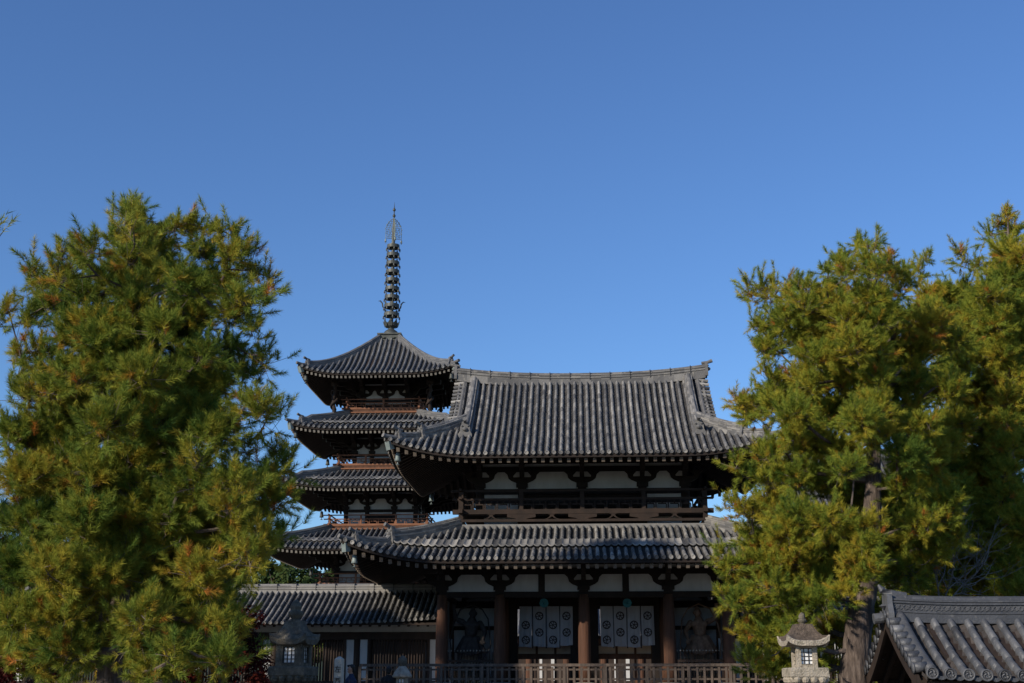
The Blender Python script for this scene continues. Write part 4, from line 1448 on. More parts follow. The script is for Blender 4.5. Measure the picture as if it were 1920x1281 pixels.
# hall behind on the right, mostly behind the pines
KX, KY = 19.6, 88.0
kon = thing('main_hall', 'large dark two-roofed hall with carved corner posts half hidden behind the right pines', 'hall', (KX, KY, 1.2))
kb = MB()
kb.bb(KX - 8.5, KX + 8.5, KY - 7, KY + 7, 0.3, 1.7)
kb.build('podium', M['podium'], kon)
kl = MB()
KF = mkF(6.3, 0.33, 0.016, L=0.6, c=4.5, ue=10.2, dl=6)
KFs = mkF(6.3, 0.33, 0.016, L=0.6, c=4.5, ue=8.8, dl=6)
for th in (0, pi):
    tile_side(kl, mkW(KX, KY, 8.8, th), KF, 10.2, lambda u: max(0, min(4.3, 10.2 - abs(u))), 0.42, 0.1, tl=0.6, segs=4)
for th in (pi / 2, -pi / 2):
    tile_side(kl, mkW(KX, KY, 10.2, th), KFs, 8.8, lambda u: max(0, min(4.3, 8.8 - abs(u))), 0.42, 0.1, tl=0.6, segs=4)
kl.build('lower_roof', M['tile_far'], kon)
kw = MB()
kw.bb(KX - 7, KX + 7, KY - 5.4, KY + 5.4, 1.7, 6.8)
kw.bb(KX - 5, KX + 5, KY - 3.6, KY + 3.6, 7, 12.2)
build_each(kw, 'wall', M['plaster'], kon)
kt = MB()
for s in (-1, 1):
    for x in np.linspace(-7, 7, 6):
        kt.lathe([(0.3, 1.7), (0.27, 6.7)], 10, (KX + x, KY + s * 5.4, 0))
    for x in np.linspace(-5, 5, 5):
        kt.lathe([(0.25, 7), (0.22, 12)], 10, (KX + x, KY + s * 3.6, 0))
    kt.bb(KX - 7.2, KX + 7.2, KY + s * 5.4 - 0.15, KY + s * 5.4 + 0.15, 5.6, 5.9)
    kt.bb(KX - 5.2, KX + 5.2, KY + s * 3.6 - 0.15, KY + s * 3.6 + 0.15, 10.6, 12.1)
    kt.bb(KX - 5.2, KX + 5.2, KY + s * 3.6 - 0.16, KY + s * 3.6 + 0.16, 8.8, 9.1)
build_each(kt, 'pillar', M['wood'], kon, True)
irimoya(kon, KX, KY, 8.9, 7.4, mkF(11.6, 0.5, 0.035, L=0.7, c=4.2, ue=8.9, dl=4.5), mkF(11.6, 0.5, 0.035, L=0.7, c=4.2, ue=7.4, dl=4.5), 6.4, 0, 0.42, 0.1, 3.9, M['tile_far'], 0.4, {'end': M['end_pale']})
for sx in (-1, 1):
    for sy in (-1, 1):
        x, y = KX + sx * 8.0, KY + sy * 6.5
        m = MB()
        zb = KF(0, 1.9)
        m.tube([(x + 0.05 * sin(k), y, zb + (11.9 - zb) * k / 14) for k in range(15)], [0.17 + 0.05 * sin(k * 2.4) for k in range(15)], 9)
        m.tube([(x + 0.26 * cos(f * 11), y + 0.26 * sin(f * 11), zb + 0.4 + f * 3.2) for f in np.linspace(0, 1, 22)], [0.04 + 0.08 * sin(pi * f) for f in np.linspace(0.05, 0.95, 22)], 6)
        m.build('carved_corner_post', M['rail_brown'], kon, smooth=True)

# lecture hall far behind the court, seen only through the passages
lh = thing('lecture_hall', 'long white walled hall across the court seen through the gate passages', 'hall', (0, 128, 1.2))
m = MB(); m.bb(-18, 18, 122, 134, 0.3, 1.6); m.build('podium', M['podium'], lh)
m = MB(); m.bb(-16, 16, 123.5, 132.5, 1.6, 6.2); m.build('wall', M['wood'], lh)
for q in range(9):
    m = MB(); x = -16 + 32 / 9 * (q + 0.5); m.bb(x - 0.75, x - 0.5, 123.42, 123.5, 2.0, 4.2); m.bb(x + 0.35, x + 0.7, 123.42, 123.5, 2.0, 4.2); m.build('plaster_panel', M['plaster'], lh)
m = MB()
for x in np.linspace(-16, 16, 10):
    m.lathe([(0.3, 1.6), (0.28, 6.2)], 10, (x, 123.4, 0))
m.bb(-16.3, 16.3, 123.2, 123.5, 5.4, 5.9)
build_each(m, 'pillar', M['pillar'], lh)
m = MB()
LHF = mkF(6.2, 0.5, 0.012, L=0.5, c=4, ue=18.5, dl=4)
for th in (0, pi):
    tile_side(m, mkW(0, 128, 7, th), LHF, 18.5, lambda u: 7 if abs(u) < 14.5 else max(0, 18.5 - abs(u)), 0.5, 0.12, tl=0.8, segs=4)
for th in (pi / 2, -pi / 2):
    tile_side(m, mkW(0, 128, 18.5, th), mkF(6.2, 0.5, 0.012, L=0.5, c=4, ue=7, dl=4), 7, lambda u: max(0, min(4.2, 7 - abs(u))), 0.5, 0.12, tl=0.8, segs=4)
m.build('roof', M['tile_far'], lh)

# ------------------------------------------------------------------ near tiled roof, lower right
def near_roof():
    t = thing('tiled_gatehouse', 'near gabled roof of smooth blue-grey tiles with a patterned ridge at lower right', 'building', (8.5, 22.3, 0))
    x0, L, cy, ye = 5.16, 9.0, 22.0, 1.78
    cx, hl = x0 + L / 2, L / 2
    zrd = 2.72
    def F0(u, d):
        g_ = max(0, 1 - (u + hl) / 1.5)
        return 1.73 + 0.40 * d + 0.085 * d * d + 0.05 * g_ ** 2 + 0.0
    F1 = lambda u, d: F0(-u, d)
    tm, pn = MB(), MB()
    def side(th, F):
        W = mkW(cx, cy, ye, th)
        tile_side(tm, W, F, hl, lambda u: ye, 0.272, 0.067, tl=0.3, segs=10, pan_mb=pn, disc=False)
        n = int(2 * hl / 0.272)
        for i in range(n):
            u = (i - (n - 1) / 2) * 0.272
            z = F(u, 0) + 0.01
            R = 0.092
            c = Vector(W(u, -0.075, z))
            fwd = Vector(W(u, -1, z)) - Vector(W(u, 0, z))
            sx = Vector(W(u + 1, 0, z)) - Vector(W(u, 0, z))
            nn = 18
            for dd, ra, rb in ((0.0, R, R), (0.012, R, R * 0.8), (-0.004, R * 0.78, R * 0.78)):
                pass
            ring = lambda r, off: [tuple(c + sx * (r * cos(2 * pi * k / nn)) + Vector((0, 0, r * sin(2 * pi * k / nn))) + fwd * off) for k in range(nn)]
            vs = ring(R, -0.06) + ring(R, 0.012) + ring(R * 0.8, 0.012) + ring(R * 0.78, 0.0)
            fs = []
            for b_ in range(3):
                fs += [(b_ * nn + k, b_ * nn + (k + 1) % nn, (b_ + 1) * nn + (k + 1) % nn, (b_ + 1) * nn + k) for k in range(nn)]
            fs.append(tuple(3 * nn + k for k in range(nn)))
            tm.add(vs, fs, rt_())
            # three-comma swirl on the disc
            for q in range(3):
                a0 = q * 2 * pi / 3
                pts = [c + sx * (R * r * cos(a0 + f)) + Vector((0, 0, R * r * sin(a0 + f))) + fwd * 0.006 for f, r in ((0, 0.22), (0.5, 0.36), (1.1, 0.5), (1.8, 0.6), (2.5, 0.64))]
                tm.tube(pts, [0.017, 0.015, 0.012, 0.008, 0.004], 6, 0.6)
        # curved lip tiles between the discs
        for i in range(n - 1):
            u = (i - (n - 2) / 2) * 0.272
            vs = []
            for k in range(7):
                q = k / 6
                uu = u - 0.09 + 0.18 * q
                zz = F(uu, 0) + 0.02 - 0.05 * (1 - (2 * q - 1) ** 2)
                vs += [W(uu, -0.055, zz), W(uu, -0.055, zz - 0.055)]
            tm.add(vs, [(2 * k, 2 * k + 1, 2 * k + 3, 2 * k + 2) for k in range(6)], 0.4)
    side(0, F0)
    side(pi, F1)
    for th, F, s in ((0, F0, -1), (pi, F1, 1)):
        W = mkW(cx, cy, ye, th)
        d = 0.06
        while d < ye - 0.1:
            z = F(s * hl, d)
            tm.tube([W(s * (hl - 0.1), d, z + 0.075), W(s * (hl + 0.1), d, z + 0.055)], [0.075, 0.08], 12, rt_())
            tm.tube([W(s * (hl + 0.1), d, z + 0.055), W(s * (hl + 0.122), d, z + 0.054)], [0.088, 0.088], 12, rt_())
            d += 0.2
        pts = [W(s * (hl - 0.14), dd, F(s * hl, dd) + 0.06) for dd in np.linspace(-0.03, ye - 0.1, 12)]
        tm.tube(pts, [0.085] * 12, 12, 0.55)
    o = tm.build('roof', M['tile_new'], t, smooth=True)
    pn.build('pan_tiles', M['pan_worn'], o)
    # ridge with openwork band
    zr = F0(0, ye) - 0.02
    rise = lambda x: 0.05 * max(0, 1 - (x - x0) / 1.4) ** 2
    rp = [(-0.17, -0.1), (-0.17, 0.04), (-0.14, 0.05), (-0.16, 0.055), (-0.16, 0.085), (-0.13, 0.09), (-0.13, 0.2), (-0.16, 0.205), (-0.16, 0.235), (-0.12, 0.24), (-0.14, 0.25), (-0.14, 0.275),
          (-0.085, 0.285), (-0.07, 0.33), (-0.03, 0.355), (0.03, 0.355), (0.07, 0.33), (0.085, 0.285), (0.14, 0.275), (0.14, 0.25), (0.12, 0.24), (0.16, 0.235), (0.16, 0.205), (0.13, 0.2),
          (0.13, 0.09), (0.16, 0.085), (0.16, 0.055), (0.14, 0.05), (0.17, 0.04), (0.17, -0.1)]
    r = MB()
    r.sweep([(x, cy, zr + rise(x)) for x in np.linspace(x0 + 0.02, x0 + L, 26)], rp, tonef=lambda: 0.3 + 0.25 * RND.random())
    for x in np.arange(x0 + 0.3, x0 + L, 0.3):
        r.tube([(x, cy, zr + rise(x) + 0.285), (x + 0.02, cy, zr + rise(x) + 0.285)], [0.078, 0.078], 12, 0.25)
    r.build('ridge', M['tile_new'], o)
    b = MB()
    x = x0 + 0.12
    while x < x0 + L:
        z = zr + rise(x) + 0.145
        for sg, ph in ((-1, 0), (1, pi)):
            pts = [(x + 0.085 * f, cy - 0.137, z + 0.04 * sin(f * pi + ph) * (1 if f < 1 else 1)) for f in np.linspace(-1, 1, 9)]
            b.tube(pts, [0.011] * 9, 5, 0.6)
        b.tube([(x + 0.03 * cos(q), cy - 0.14, z + 0.024 * sin(q)) for q in np.linspace(0, 5.2, 8)], [0.009] * 8, 5, 0.6)
        x += 0.165
    b.build('ridge_openwork', M['tile_new'], o)
    e = MB()
    poly = [(-0.24, -0.22), (-0.17, -0.1), (0.17, -0.1), (0.24, -0.22), (0.25, 0.02), (0.19, 0.16), (0.17, 0.34), (-0.17, 0.34), (-0.19, 0.16), (-0.25, 0.02)]
    e.prism(poly, (x0 - 0.02, cy, zr + 0.06), (0, 1, 0), (0, 0, 1), 0.09, 0.7)
    e.lathe([(0.01, -0.05), (0.09, 0.0), (0.01, 0.05)], 10, (x0 - 0.08, cy, zr + 0.2), 0.6)
    e.tube([(x0 + 0.3, cy, zr + 0.36), (x0 + 0.05, cy, zr + 0.4), (x0 - 0.1, cy, zr + 0.47), (x0 - 0.15, cy, zr + 0.56)], [0.07, 0.075, 0.06, 0.02], 10, 0.5)
    e.tube([(x0 + 0.02, cy, zr + 0.02), (x0 - 0.27, cy, zr - 0.01)], [0.085, 0.09], 12, 0.6)
    e.build('ridge_end_tile', M['tile_new'], o)
    # timber gable
    gb = MB()
    for sg in (-1, 1):
        pp = [(x0 - 0.06, cy + sg * (ye - d), F0(-hl, d) - 0.14) for d in np.linspace(0.0, ye, 10)]
        gb.sweep(pp, [(-0.025, -0.1), (0.025, -0.1), (0.025, 0.1), (-0.025, 0.1)])
        gb.beam((x0 + 0.1, cy + sg * (ye - 0.1), F0(0, 0.1) - 0.13), (x0 + L, cy + sg * (ye - 0.1), F0(0, 0.1) - 0.13), 0.05, 0.09)
        for x in np.arange(x0 + 0.2, x0 + L, 0.28):
            gb.beam((x, cy + sg * (ye - 0.14), F0(0, 0.15) - 0.14), (x, cy + sg * (ye - 1.5), F0(0, 1.5) - 0.14), 0.07, 0.08)
    gb.build('bargeboards', M['wood'], o)
    un = MB()
    for sg in (-1, 1):
        un.add([(x0, cy + sg * (ye - 0.03), F0(0, 0.03) - 0.08), (x0 + L, cy + sg * (ye - 0.03), F0(0, 0.03) - 0.08), (x0 + L, cy, F0(0, ye) - 0.1), (x0, cy, F0(0, ye) - 0.1)], [(0, 1, 2, 3)])
    un.build('roof_boards', M['wood'], o)
    wl = MB()
    wl.bb(x0 + 0.55, x0 + L - 0.4, cy - 1.1, cy + 1.1, 0, 2.05)
    pts = [(-1.1, 0), (1.1, 0), (0, 0.62)]
    wl.build('wall', M['wood'], t)
    g2 = MB()
    g2.prism(pts, (x0 + 0.6, cy, 2.05), (0, 1, 0), (0, 0, 1), 0.08)
    g2.build('gable_board', M['wood'], t)
near_roof()

# ------------------------------------------------------------------ writing
def letters(txt, size, p, m, parent, name='lettering', ry=0.0, depth=0.006):
    cu = bpy.data.curves.new(name, 'FONT')
    cu.body = txt
    cu.size = size
    cu.extrude = depth
    cu.align_x = 'CENTER'
    cu.align_y = 'CENTER'
    tmp = bpy.data.objects.new(name, cu)
    COL.objects.link(tmp)
    dg = bpy.context.evaluated_depsgraph_get()
    me = bpy.data.meshes.new_from_object(tmp.evaluated_get(dg))
    bpy.data.objects.remove(tmp)
    o = bpy.data.objects.new(name, me)
    COL.objects.link(o)
    me.materials.clear()
    me.materials.append(m)
    o.parent = parent
    off = ROOT[parent.name] if parent.name in ROOT else ROOT[parent.parent.name]
    o.location = np.array(p) - off
    o.rotation_euler = (pi / 2, 0, ry)
    return o

# ------------------------------------------------------------------ stone lanterns
def sq(mb, prof, c, rz=0.0, tone=0.5, corner=0.0):
    """square stack: (half width, z) rings; corner lifts the corners"""
    vs, fs = [], []
    per = []
    ns = 12
    for s in range(4):
        for k in range(ns):
            f = -1 + 2 * k / ns
            per.append([(f, -1), (1, f), (-f, 1), (-1, -f)][s])
    n = len(per)
    ca, sa = cos(rz), sin(rz)
    for hw, z, lift in prof:
        for a, b in per:
            e = min(abs(a), abs(b))
            x, y = a * hw * (1 + 0.04 * lift * e ** 3), b * hw * (1 + 0.04 * lift * e ** 3)
            vs.append((c[0] + x * ca - y * sa, c[1] + x * sa + y * ca, c[2] + z + lift * 0.17 * e ** 4))
    for i in range(len(prof) - 1):
        for k in range(n):
            k2 = (k + 1) % n
            fs.append((i * n + k, i * n + k2, (i + 1) * n + k2, (i + 1) * n + k))
    fs.append(tuple(range(n - 1, -1, -1)))
    fs.append(tuple((len(prof) - 1) * n + k for k in range(n)))
    mb.add(vs, fs, tone)

def stone_lantern(x, y, ztop, k, rz, label, ms, mcap, word=None, finial=1.0, bw=0.20, win=0.6, cs=0.8, mfin=None, ch=1.0):
    """k = scale; built downwards from the finial"""
    zb = gz(x, y)
    t = thing('stone_lantern', label, 'lantern', (x, y, zb))
    Z = lambda v: ztop - v * k
    m = MB()
    f = finial
    m.lathe([(r * k * f, -(z * k * f)) for r, z in ((0.005, 0.0), (0.05, 0.03), (0.10, 0.08), (0.13, 0.15), (0.135, 0.19), (0.11, 0.25), (0.135, 0.255), (0.17, 0.28), (0.165, 0.36), (0.1, 0.42), (0.09, 0.45), (0.13, 0.5), (0.16, 0.54))][::-1], 16, (x, y, ztop))
    m.build('finial', mfin or ms, t, smooth=True)
    c = MB()
    z0 = Z(0.5 * f)
    K = k * ch
    sq(c, [(0.47 * k * cs, -0.5 * K, 0.45 * k), (0.5 * k * cs, -0.39 * K, 0.6 * k), (0.47 * k * cs, -0.365 * K, 0.52 * k), (0.38 * k * cs, -0.3 * K, 0.25 * k), (0.3 * k * cs, -0.2 * K, 0.15 * k), (0.24 * k * cs, -0.08 * K, 0.02 * k), (0.2 * k * cs, 0.03 * K, 0)], (x, y, z0), rz)
    cap = c.build('cap', mcap, t)
    rim = MB()
    sq(rim, [(0.44 * k * cs, -0.515 * K, 0.45 * k), (0.5 * k * cs, -0.5 * K, 0.52 * k), (0.515 * k * cs, -0.39 * K, 0.66 * k), (0.49 * k * cs, -0.375 * K, 0.62 * k)], (x, y, z0), rz)
    rim.build('cap_rim', ms, cap)
    z1 = z0 - 0.5 * K
    bh = 0.40 * k
    ca, sa = cos(rz), sin(rz)
    R = lambda dx, dy: (x + dx * ca - dy * sa, y + dx * sa + dy * ca)
    b = MB()
    hw = bw * k
    wh = hw * win
    pw_ = max(0.045 * k, (hw - wh) * 0.5)
    for sx in (-1, 1):
        for sy in (-1, 1):
            px_, py_ = R(sx * (hw - pw_), sy * (hw - pw_))
            b.box((px_, py_, z1 - bh / 2 + 0.02 * k), (2 * pw_, 2 * pw_, bh + 0.04 * k), rz=rz)
    b.box((x, y, z1 - bh + 0.03 * k), (2 * hw * 0.98, 2 * hw * 0.98, 0.06 * k), rz=rz)
    b.box((x, y, z1 + 0.0), (2 * hw * 0.98, 2 * hw * 0.98, 0.08 * k), rz=rz)
    fire = b.build('fire_box', ms, t)
    pn, lt = MB(), MB()
    wh = hw * win
    for q in range(4):
        a = rz + q * pi / 2
        nx, ny = sin(a), -cos(a)
        cxx, cyy = x + nx * (hw - 0.055 * k), y + ny * (hw - 0.055 * k)
        pn.box((cxx, cyy, z1 - bh / 2 + 0.01 * k), (2 * wh, 0.012, bh - 0.1 * k), rz=a)
        for i in range(4):
            off = -wh + 2 * wh * i / 3 if i in (0, 3) else -wh + 2 * wh * i / 3
            lx, ly = x + nx * (hw - 0.042 * k) + cos(a) * off, y + ny * (hw - 0.042 * k) + sin(a) * off
            lt.box((lx, ly, z1 - bh / 2 + 0.01 * k), (0.016 * k if i in (1, 2) else 0.028 * k, 0.014, bh - 0.1 * k), rz=a)
        for i in range(5):
            zz = z1 - bh / 2 + 0.01 * k + (bh - 0.1 * k) * (i / 4 - 0.5)
            lt.box((x + nx * (hw - 0.042 * k), y + ny * (hw - 0.042 * k), zz), (2 * wh, 0.016, 0.014 * k if 0 < i < 4 else 0.024 * k), rz=a)
    pn.build('paper_panes', M['paper'], fire)
    lt.build('lattice', M['black'], fire)
    z2 = z1 - bh
    p_ = MB()
    sq(p_, [(0.2 * k, -0.34 * k, 0), (0.24 * k, -0.32 * k, 0), (0.33 * k, -0.2 * k, 0), (0.345 * k, -0.17 * k, 0), (0.36 * k, -0.165 * k, 0), (0.36 * k, -0.02 * k, 0), (0.34 * k, 0, 0)], (x, y, z2), rz)
    for q in range(4):
        a = rz + q * pi / 2
        for i in range(4):
            off = (-0.24 + 0.16 * i) * k
            nx, ny = sin(a), -cos(a)
            lx, ly = x + nx * 0.30 * k + cos(a) * off, y + ny * 0.30 * k + sin(a) * off
            p_.lathe([(0.01, -0.08 * k), (0.06 * k, -0.04 * k), (0.078 * k, 0.02 * k), (0.05 * k, 0.06 * k)], 8, (lx, ly, z2 - 0.225 * k))
    p_.build('platform', ms, t)
    s = MB()
    z3 = z2 - 0.34 * k
    hs = 0.19 * k
    sq(s, [(hs * 1.08, zb - z3 + 0.3, 0), (hs, -0.02, 0), (hs, 0.0, 0)], (x, y, z3), rz)
    post = s.build('post', ms, t)
    s = MB()
    sq(s, [(0.5 * k, 0, 0), (0.5 * k, 0.16, 0), (0.4 * k, 0.2, 0), (0.3 * k, 0.32, 0)], (x, y, zb - 0.02), rz)
    s.build('base', ms, t)
    if word:
        letters(word, 0.3 * k, (x + sin(rz) * (hs + 0.008), y - cos(rz) * (hs + 0.008), z3 - 0.2 * k), M['ink'], post, ry=rz)
    return t

stone_lantern(at(1506, 1200, 20)[0], 20, at(1500, 1148, 20)[2], 0.80, radians(5), 'pale sunlit stone lantern with rough brown cap beside the right pine trunk', M['stone'], M['cap_moss'], word='\u5e38', finial=0.5, win=0.66, cs=0.78, mfin=M['stone_dark'], ch=0.78)
stone_lantern(-5.68, 25, 3.24, 1.03, radians(-10), 'dark mossy stone lantern in shade in front of the left corridor', M['stone_dark'], M['stone_dark'], finial=0.85, bw=0.26, win=0.45, cs=0.7, ch=0.85)

# small lantern near the fence
sx_, sy_ = -5.66, 40.0
t = thing('stone_lantern', 'small stone lantern with a bright lit window left of the gate', 'lantern', (sx_, sy_, gz(sx_, sy_)))
m = MB(); m.lathe([(r, z) for r, z in ((0.16, -0.55), (0.1, -0.4), (0.07, -0.36), (0.12, -0.3), (0.15, -0.2), (0.13, -0.1), (0.06, -0.03), (0.005, 0))], 14, (sx_, sy_, 2.5)); m.build('finial', M['stone_dark'], t, smooth=True)
m = MB(); m.lathe([(0.26, -0.32), (0.32, -0.3), (0.33, -0.26), (0.26, -0.14), (0.16, -0.02), (0.1, 0.04)], 6, (sx_, sy_, 2.14), rot=pi / 6); m.build('cap', M['stone'], t)
m = MB(); m.lathe([(0.2, -0.36), (0.2, 0)], 6, (sx_, sy_, 1.84), rot=pi / 6); fb = m.build('fire_box', M['stone'], t)
m = MB()
m.box((sx_, sy_ - 0.175, 1.67), (0.15, 0.014, 0.24)); m.build('paper_pane', M['paper'], fb)
m = MB()
for dx in (-0.075, 0, 0.075): m.box((sx_ + dx, sy_ - 0.187, 1.67), (0.014, 0.012, 0.25))
for dz in (-0.12, 0, 0.12): m.box((sx_, sy_ - 0.188, 1.67 + dz), (0.16, 0.012, 0.014))
m.build('lattice', M['black'], fb)
m = MB(); m.lathe([(0.14, -0.95), (0.12, -0.3), (0.12, -0.2), (0.26, -0.08), (0.26, 0)], 6, (sx_, sy_, 1.49), rot=pi / 6); m.build('post', M['stone'], t)

# stone signpost
px_, py_ = -6.88, 36.0
zb = gz(px_, py_)
t = thing('stone_signpost', 'slim pale square stone post carved with black characters', 'signpost', (px_, py_, zb))
m = MB()
sq(m, [(0.115, zb - 2.36, 0), (0.11, -0.1, 0), (0.105, -0.05, 0), (0.02, 0.02, 0)], (px_, py_, 2.36), radians(-8))
po = m.build('post', M['stone_pale'], t)
for ch, z in (('\u5de6', 2.02), ('\u897f', 1.70), ('\u56fd', 1.44)):
    letters(ch, 0.2, (px_ - sin(radians(8)) * 0.116, py_ - 0.118, z), M['ink'], po, name='carved_character', ry=radians(-8))

# ------------------------------------------------------------------ visitors at the bottom edge
def visitor(x, y, top, label, coat, face):
    """standing visitor; face = direction the face points (angle from -Y, positive to the right)"""
    zb = gz(x, y)
    H = top - zb
    t = thing('person', label, 'person', (x, y, zb))
    ca, sa = cos(face), sin(face)
    def V(a, b, z):
        return (x + a * ca - b * sa, y + a * sa + b * ca, zb + z * H)
    def E(a, b, z, r):
        return ('ell', V(a, b, z), r)
    body = [('limb', [V(-0.09, 0, 0.04), V(-0.09, 0, 0.27), V(-0.08, 0, 0.5)], [0.05, 0.058, 0.085]),
            ('limb', [V(0.09, 0, 0.04), V(0.09, 0, 0.27), V(0.08, 0, 0.5)], [0.05, 0.058, 0.085]),
            ('limb', [V(-0.09, 0.03, 0.025), V(-0.1, -0.15, 0.02)], [0.045, 0.035]), ('limb', [V(0.09, 0.03, 0.025), V(0.1, -0.15, 0.02)], [0.045, 0.035]),
            ('limb', [V(0, 0, 0.5), V(0, 0, 0.62), V(0, 0, 0.76), V(0, 0.01, 0.82)], [0.14, 0.13, 0.16, 0.08]),
            ('limb', [V(0, 0.01, 0.8), V(0, -0.01, 0.9)], [0.06, 0.055]),
            E(0, -0.015, 0.93, (0.078, 0.09, 0.115)), E(0, -0.105, 0.925, (0.016, 0.022, 0.02)), E(0, -0.085, 0.893, (0.03, 0.02, 0.012)),
            E(-0.03, -0.085, 0.94, (0.016, 0.012, 0.01)), E(0.03, -0.085, 0.94, (0.016, 0.012, 0.01)), E(-0.08, 0, 0.928, (0.014, 0.02, 0.03)), E(0.08, 0, 0.928, (0.014, 0.02, 0.03)),
            E(0, -0.06, 0.885, (0.045, 0.04, 0.03))]
    for s in (-1, 1):
        body.append(('limb', [V(s * 0.19, 0, 0.79), V(s * 0.24, 0.02, 0.63), V(s * 0.24, -0.05, 0.49)], [0.05, 0.042, 0.03]))
        body.append(('limb', [V(s * 0.24, -0.05, 0.49), V(s * 0.235, -0.07, 0.44)], [0.03, 0.034]))
        for q in range(4):
            body.append(('limb', [V(s * 0.235, -0.095 + q * 0.018, 0.43), V(s * 0.23, -0.1 + q * 0.018, 0.4), V(s * 0.22, -0.1 + q * 0.018, 0.385 + abs(q - 1.4) * 0.004)], [0.01, 0.009, 0.008]))
        body.append(('limb', [V(s * 0.225, -0.1, 0.455), V(s * 0.215, -0.125, 0.43)], [0.011, 0.009]))
    blob_figure(body, 0.012, 'body', M['skin'], t, 2)
    cl = [('limb', [V(0, 0, 0.47), V(0, 0, 0.62), V(0, 0, 0.76), V(0, 0.01, 0.815)], [0.165, 0.155, 0.18, 0.1]), ('limb', [V(0, 0.01, 0.81), V(0, 0.0, 0.845)], [0.085, 0.075]),
          ('limb', [V(-0.12, 0, 0.795), V(0.12, 0, 0.795)], [0.085, 0.085])]
    for s in (-1, 1):
        cl.append(('limb', [V(s * 0.17, 0, 0.795), V(s * 0.25, 0.02, 0.63), V(s * 0.245, -0.05, 0.5)], [0.075, 0.062, 0.05]))
    blob_figure(cl, 0.018, 'jacket', coat, t, 3)
    tr = []
    for s in (-1, 1):
        tr.append(('limb', [V(s * 0.09, 0, 0.06), V(s * 0.09, 0, 0.27), V(s * 0.085, 0, 0.5)], [0.07, 0.08, 0.105]))
    blob_figure(tr, 0.018, 'trousers', M['trouser'], t, 3)
    hr = [E(0, 0.022, 0.952, (0.093, 0.095, 0.1)), E(0, 0.05, 0.915, (0.08, 0.062, 0.09)), E(0, -0.06, 0.975, (0.07, 0.05, 0.04))]
    blob_figure(hr, 0.014, 'hair', M['hair'], t, 3)
    return t
visitor(-6.9, 38, 2.2, 'person in a navy jacket with dark hair walking left of the small lantern', M['navy'], radians(-75))
visitor(-6.08, 40, 2.16, 'person in a black coat with black hair seen from behind beside the small lantern', M['black_cloth'], radians(170))

# ------------------------------------------------------------------ trees
def unit(v):
    return v / np.maximum(1e-9, np.linalg.norm(v, axis=-1, keepdims=True))

def edges_mesh(name, A, B, ra, rb, m, parent, off, sides=5):
    """all branch pieces of one tree as one mesh"""
    d = unit(B - A)
    ref = np.where(np.abs(d[:, 2:3]) < 0.9, np.array([[0, 0, 1.0]]), np.array([[1.0, 0, 0]]))
    sx = unit(np.cross(d, ref))
    sy = np.cross(d, sx)
    N = len(A)
    an = np.arange(sides) * 2 * pi / sides
    ringA = A[:, None, :] + ra[:, None, None] * (np.cos(an)[None, :, None] * sx[:, None, :] + np.sin(an)[None, :, None] * sy[:, None, :])
    ringB = (B + d * (rb[:, None] * 0.4))[:, None, :] + rb[:, None, None] * (np.cos(an)[None, :, None] * sx[:, None, :] + np.sin(an)[None, :, None] * sy[:, None, :])
    q = np.empty((N, sides, 4, 3))
    q[:, :, 0] = ringA
    q[:, :, 1] = np.roll(ringA, -1, 1)
    q[:, :, 2] = np.roll(ringB, -1, 1)
    q[:, :, 3] = ringB
    return np_mesh(name, q.reshape(-1, 3), 4, np.full(N * sides, 0.5), m, parent, off)

def grow(trunk, P, rng, w_up=0.5, w_path=0.22):
    """joins every shoot point to the nearest fitting piece of wood; returns nodes, parents"""
    nodes = [np.array(p) for p in trunk]
    par = [-1] + list(range(len(trunk) - 1))
    plen = [0.0] * len(trunk)
    tr = np.array(trunk)
    axis = np.array([[np.interp(z, tr[:, 2], tr[:, 0]), np.interp(z, tr[:, 2], tr[:, 1]), z] for z in P[:, 2]])
    order = np.argsort(np.linalg.norm(P - axis, axis=1))
    cap = len(nodes) + len(P) * 5
    N = np.zeros((cap, 3)); L = np.zeros(cap)
    cnt = len(nodes)
    N[:cnt] = nodes
    for i in order:
        p = P[i]
        dv = p - N[:cnt]
        dist = np.sqrt((dv * dv).sum(1))
        cost = dist + w_up * np.maximum(0, -dv[:, 2] + 0.12 * dist) + w_path * L[:cnt]
        cost[0] += 50
        j = int(np.argmin(cost))
        a = N[j].copy()
        dd = dist[j]
        k = 1 if dd < 0.3 else (2 if dd < 0.7 else 4)
        prev = j
        sag = rng.normal(0, 0.07, 3) * dd
        sag[2] -= 0.10 * dd
        for s in range(1, k + 1):
            f = s / k
            q = a + (p - a) * f + sag * sin(pi * f) + (rng.normal(0, 0.03, 3) * dd if s < k else 0)
            N[cnt] = q
            L[cnt] = L[prev] + dd / k
            par.append(prev)
            prev = cnt
            cnt += 1
    return N[:cnt], np.array(par)

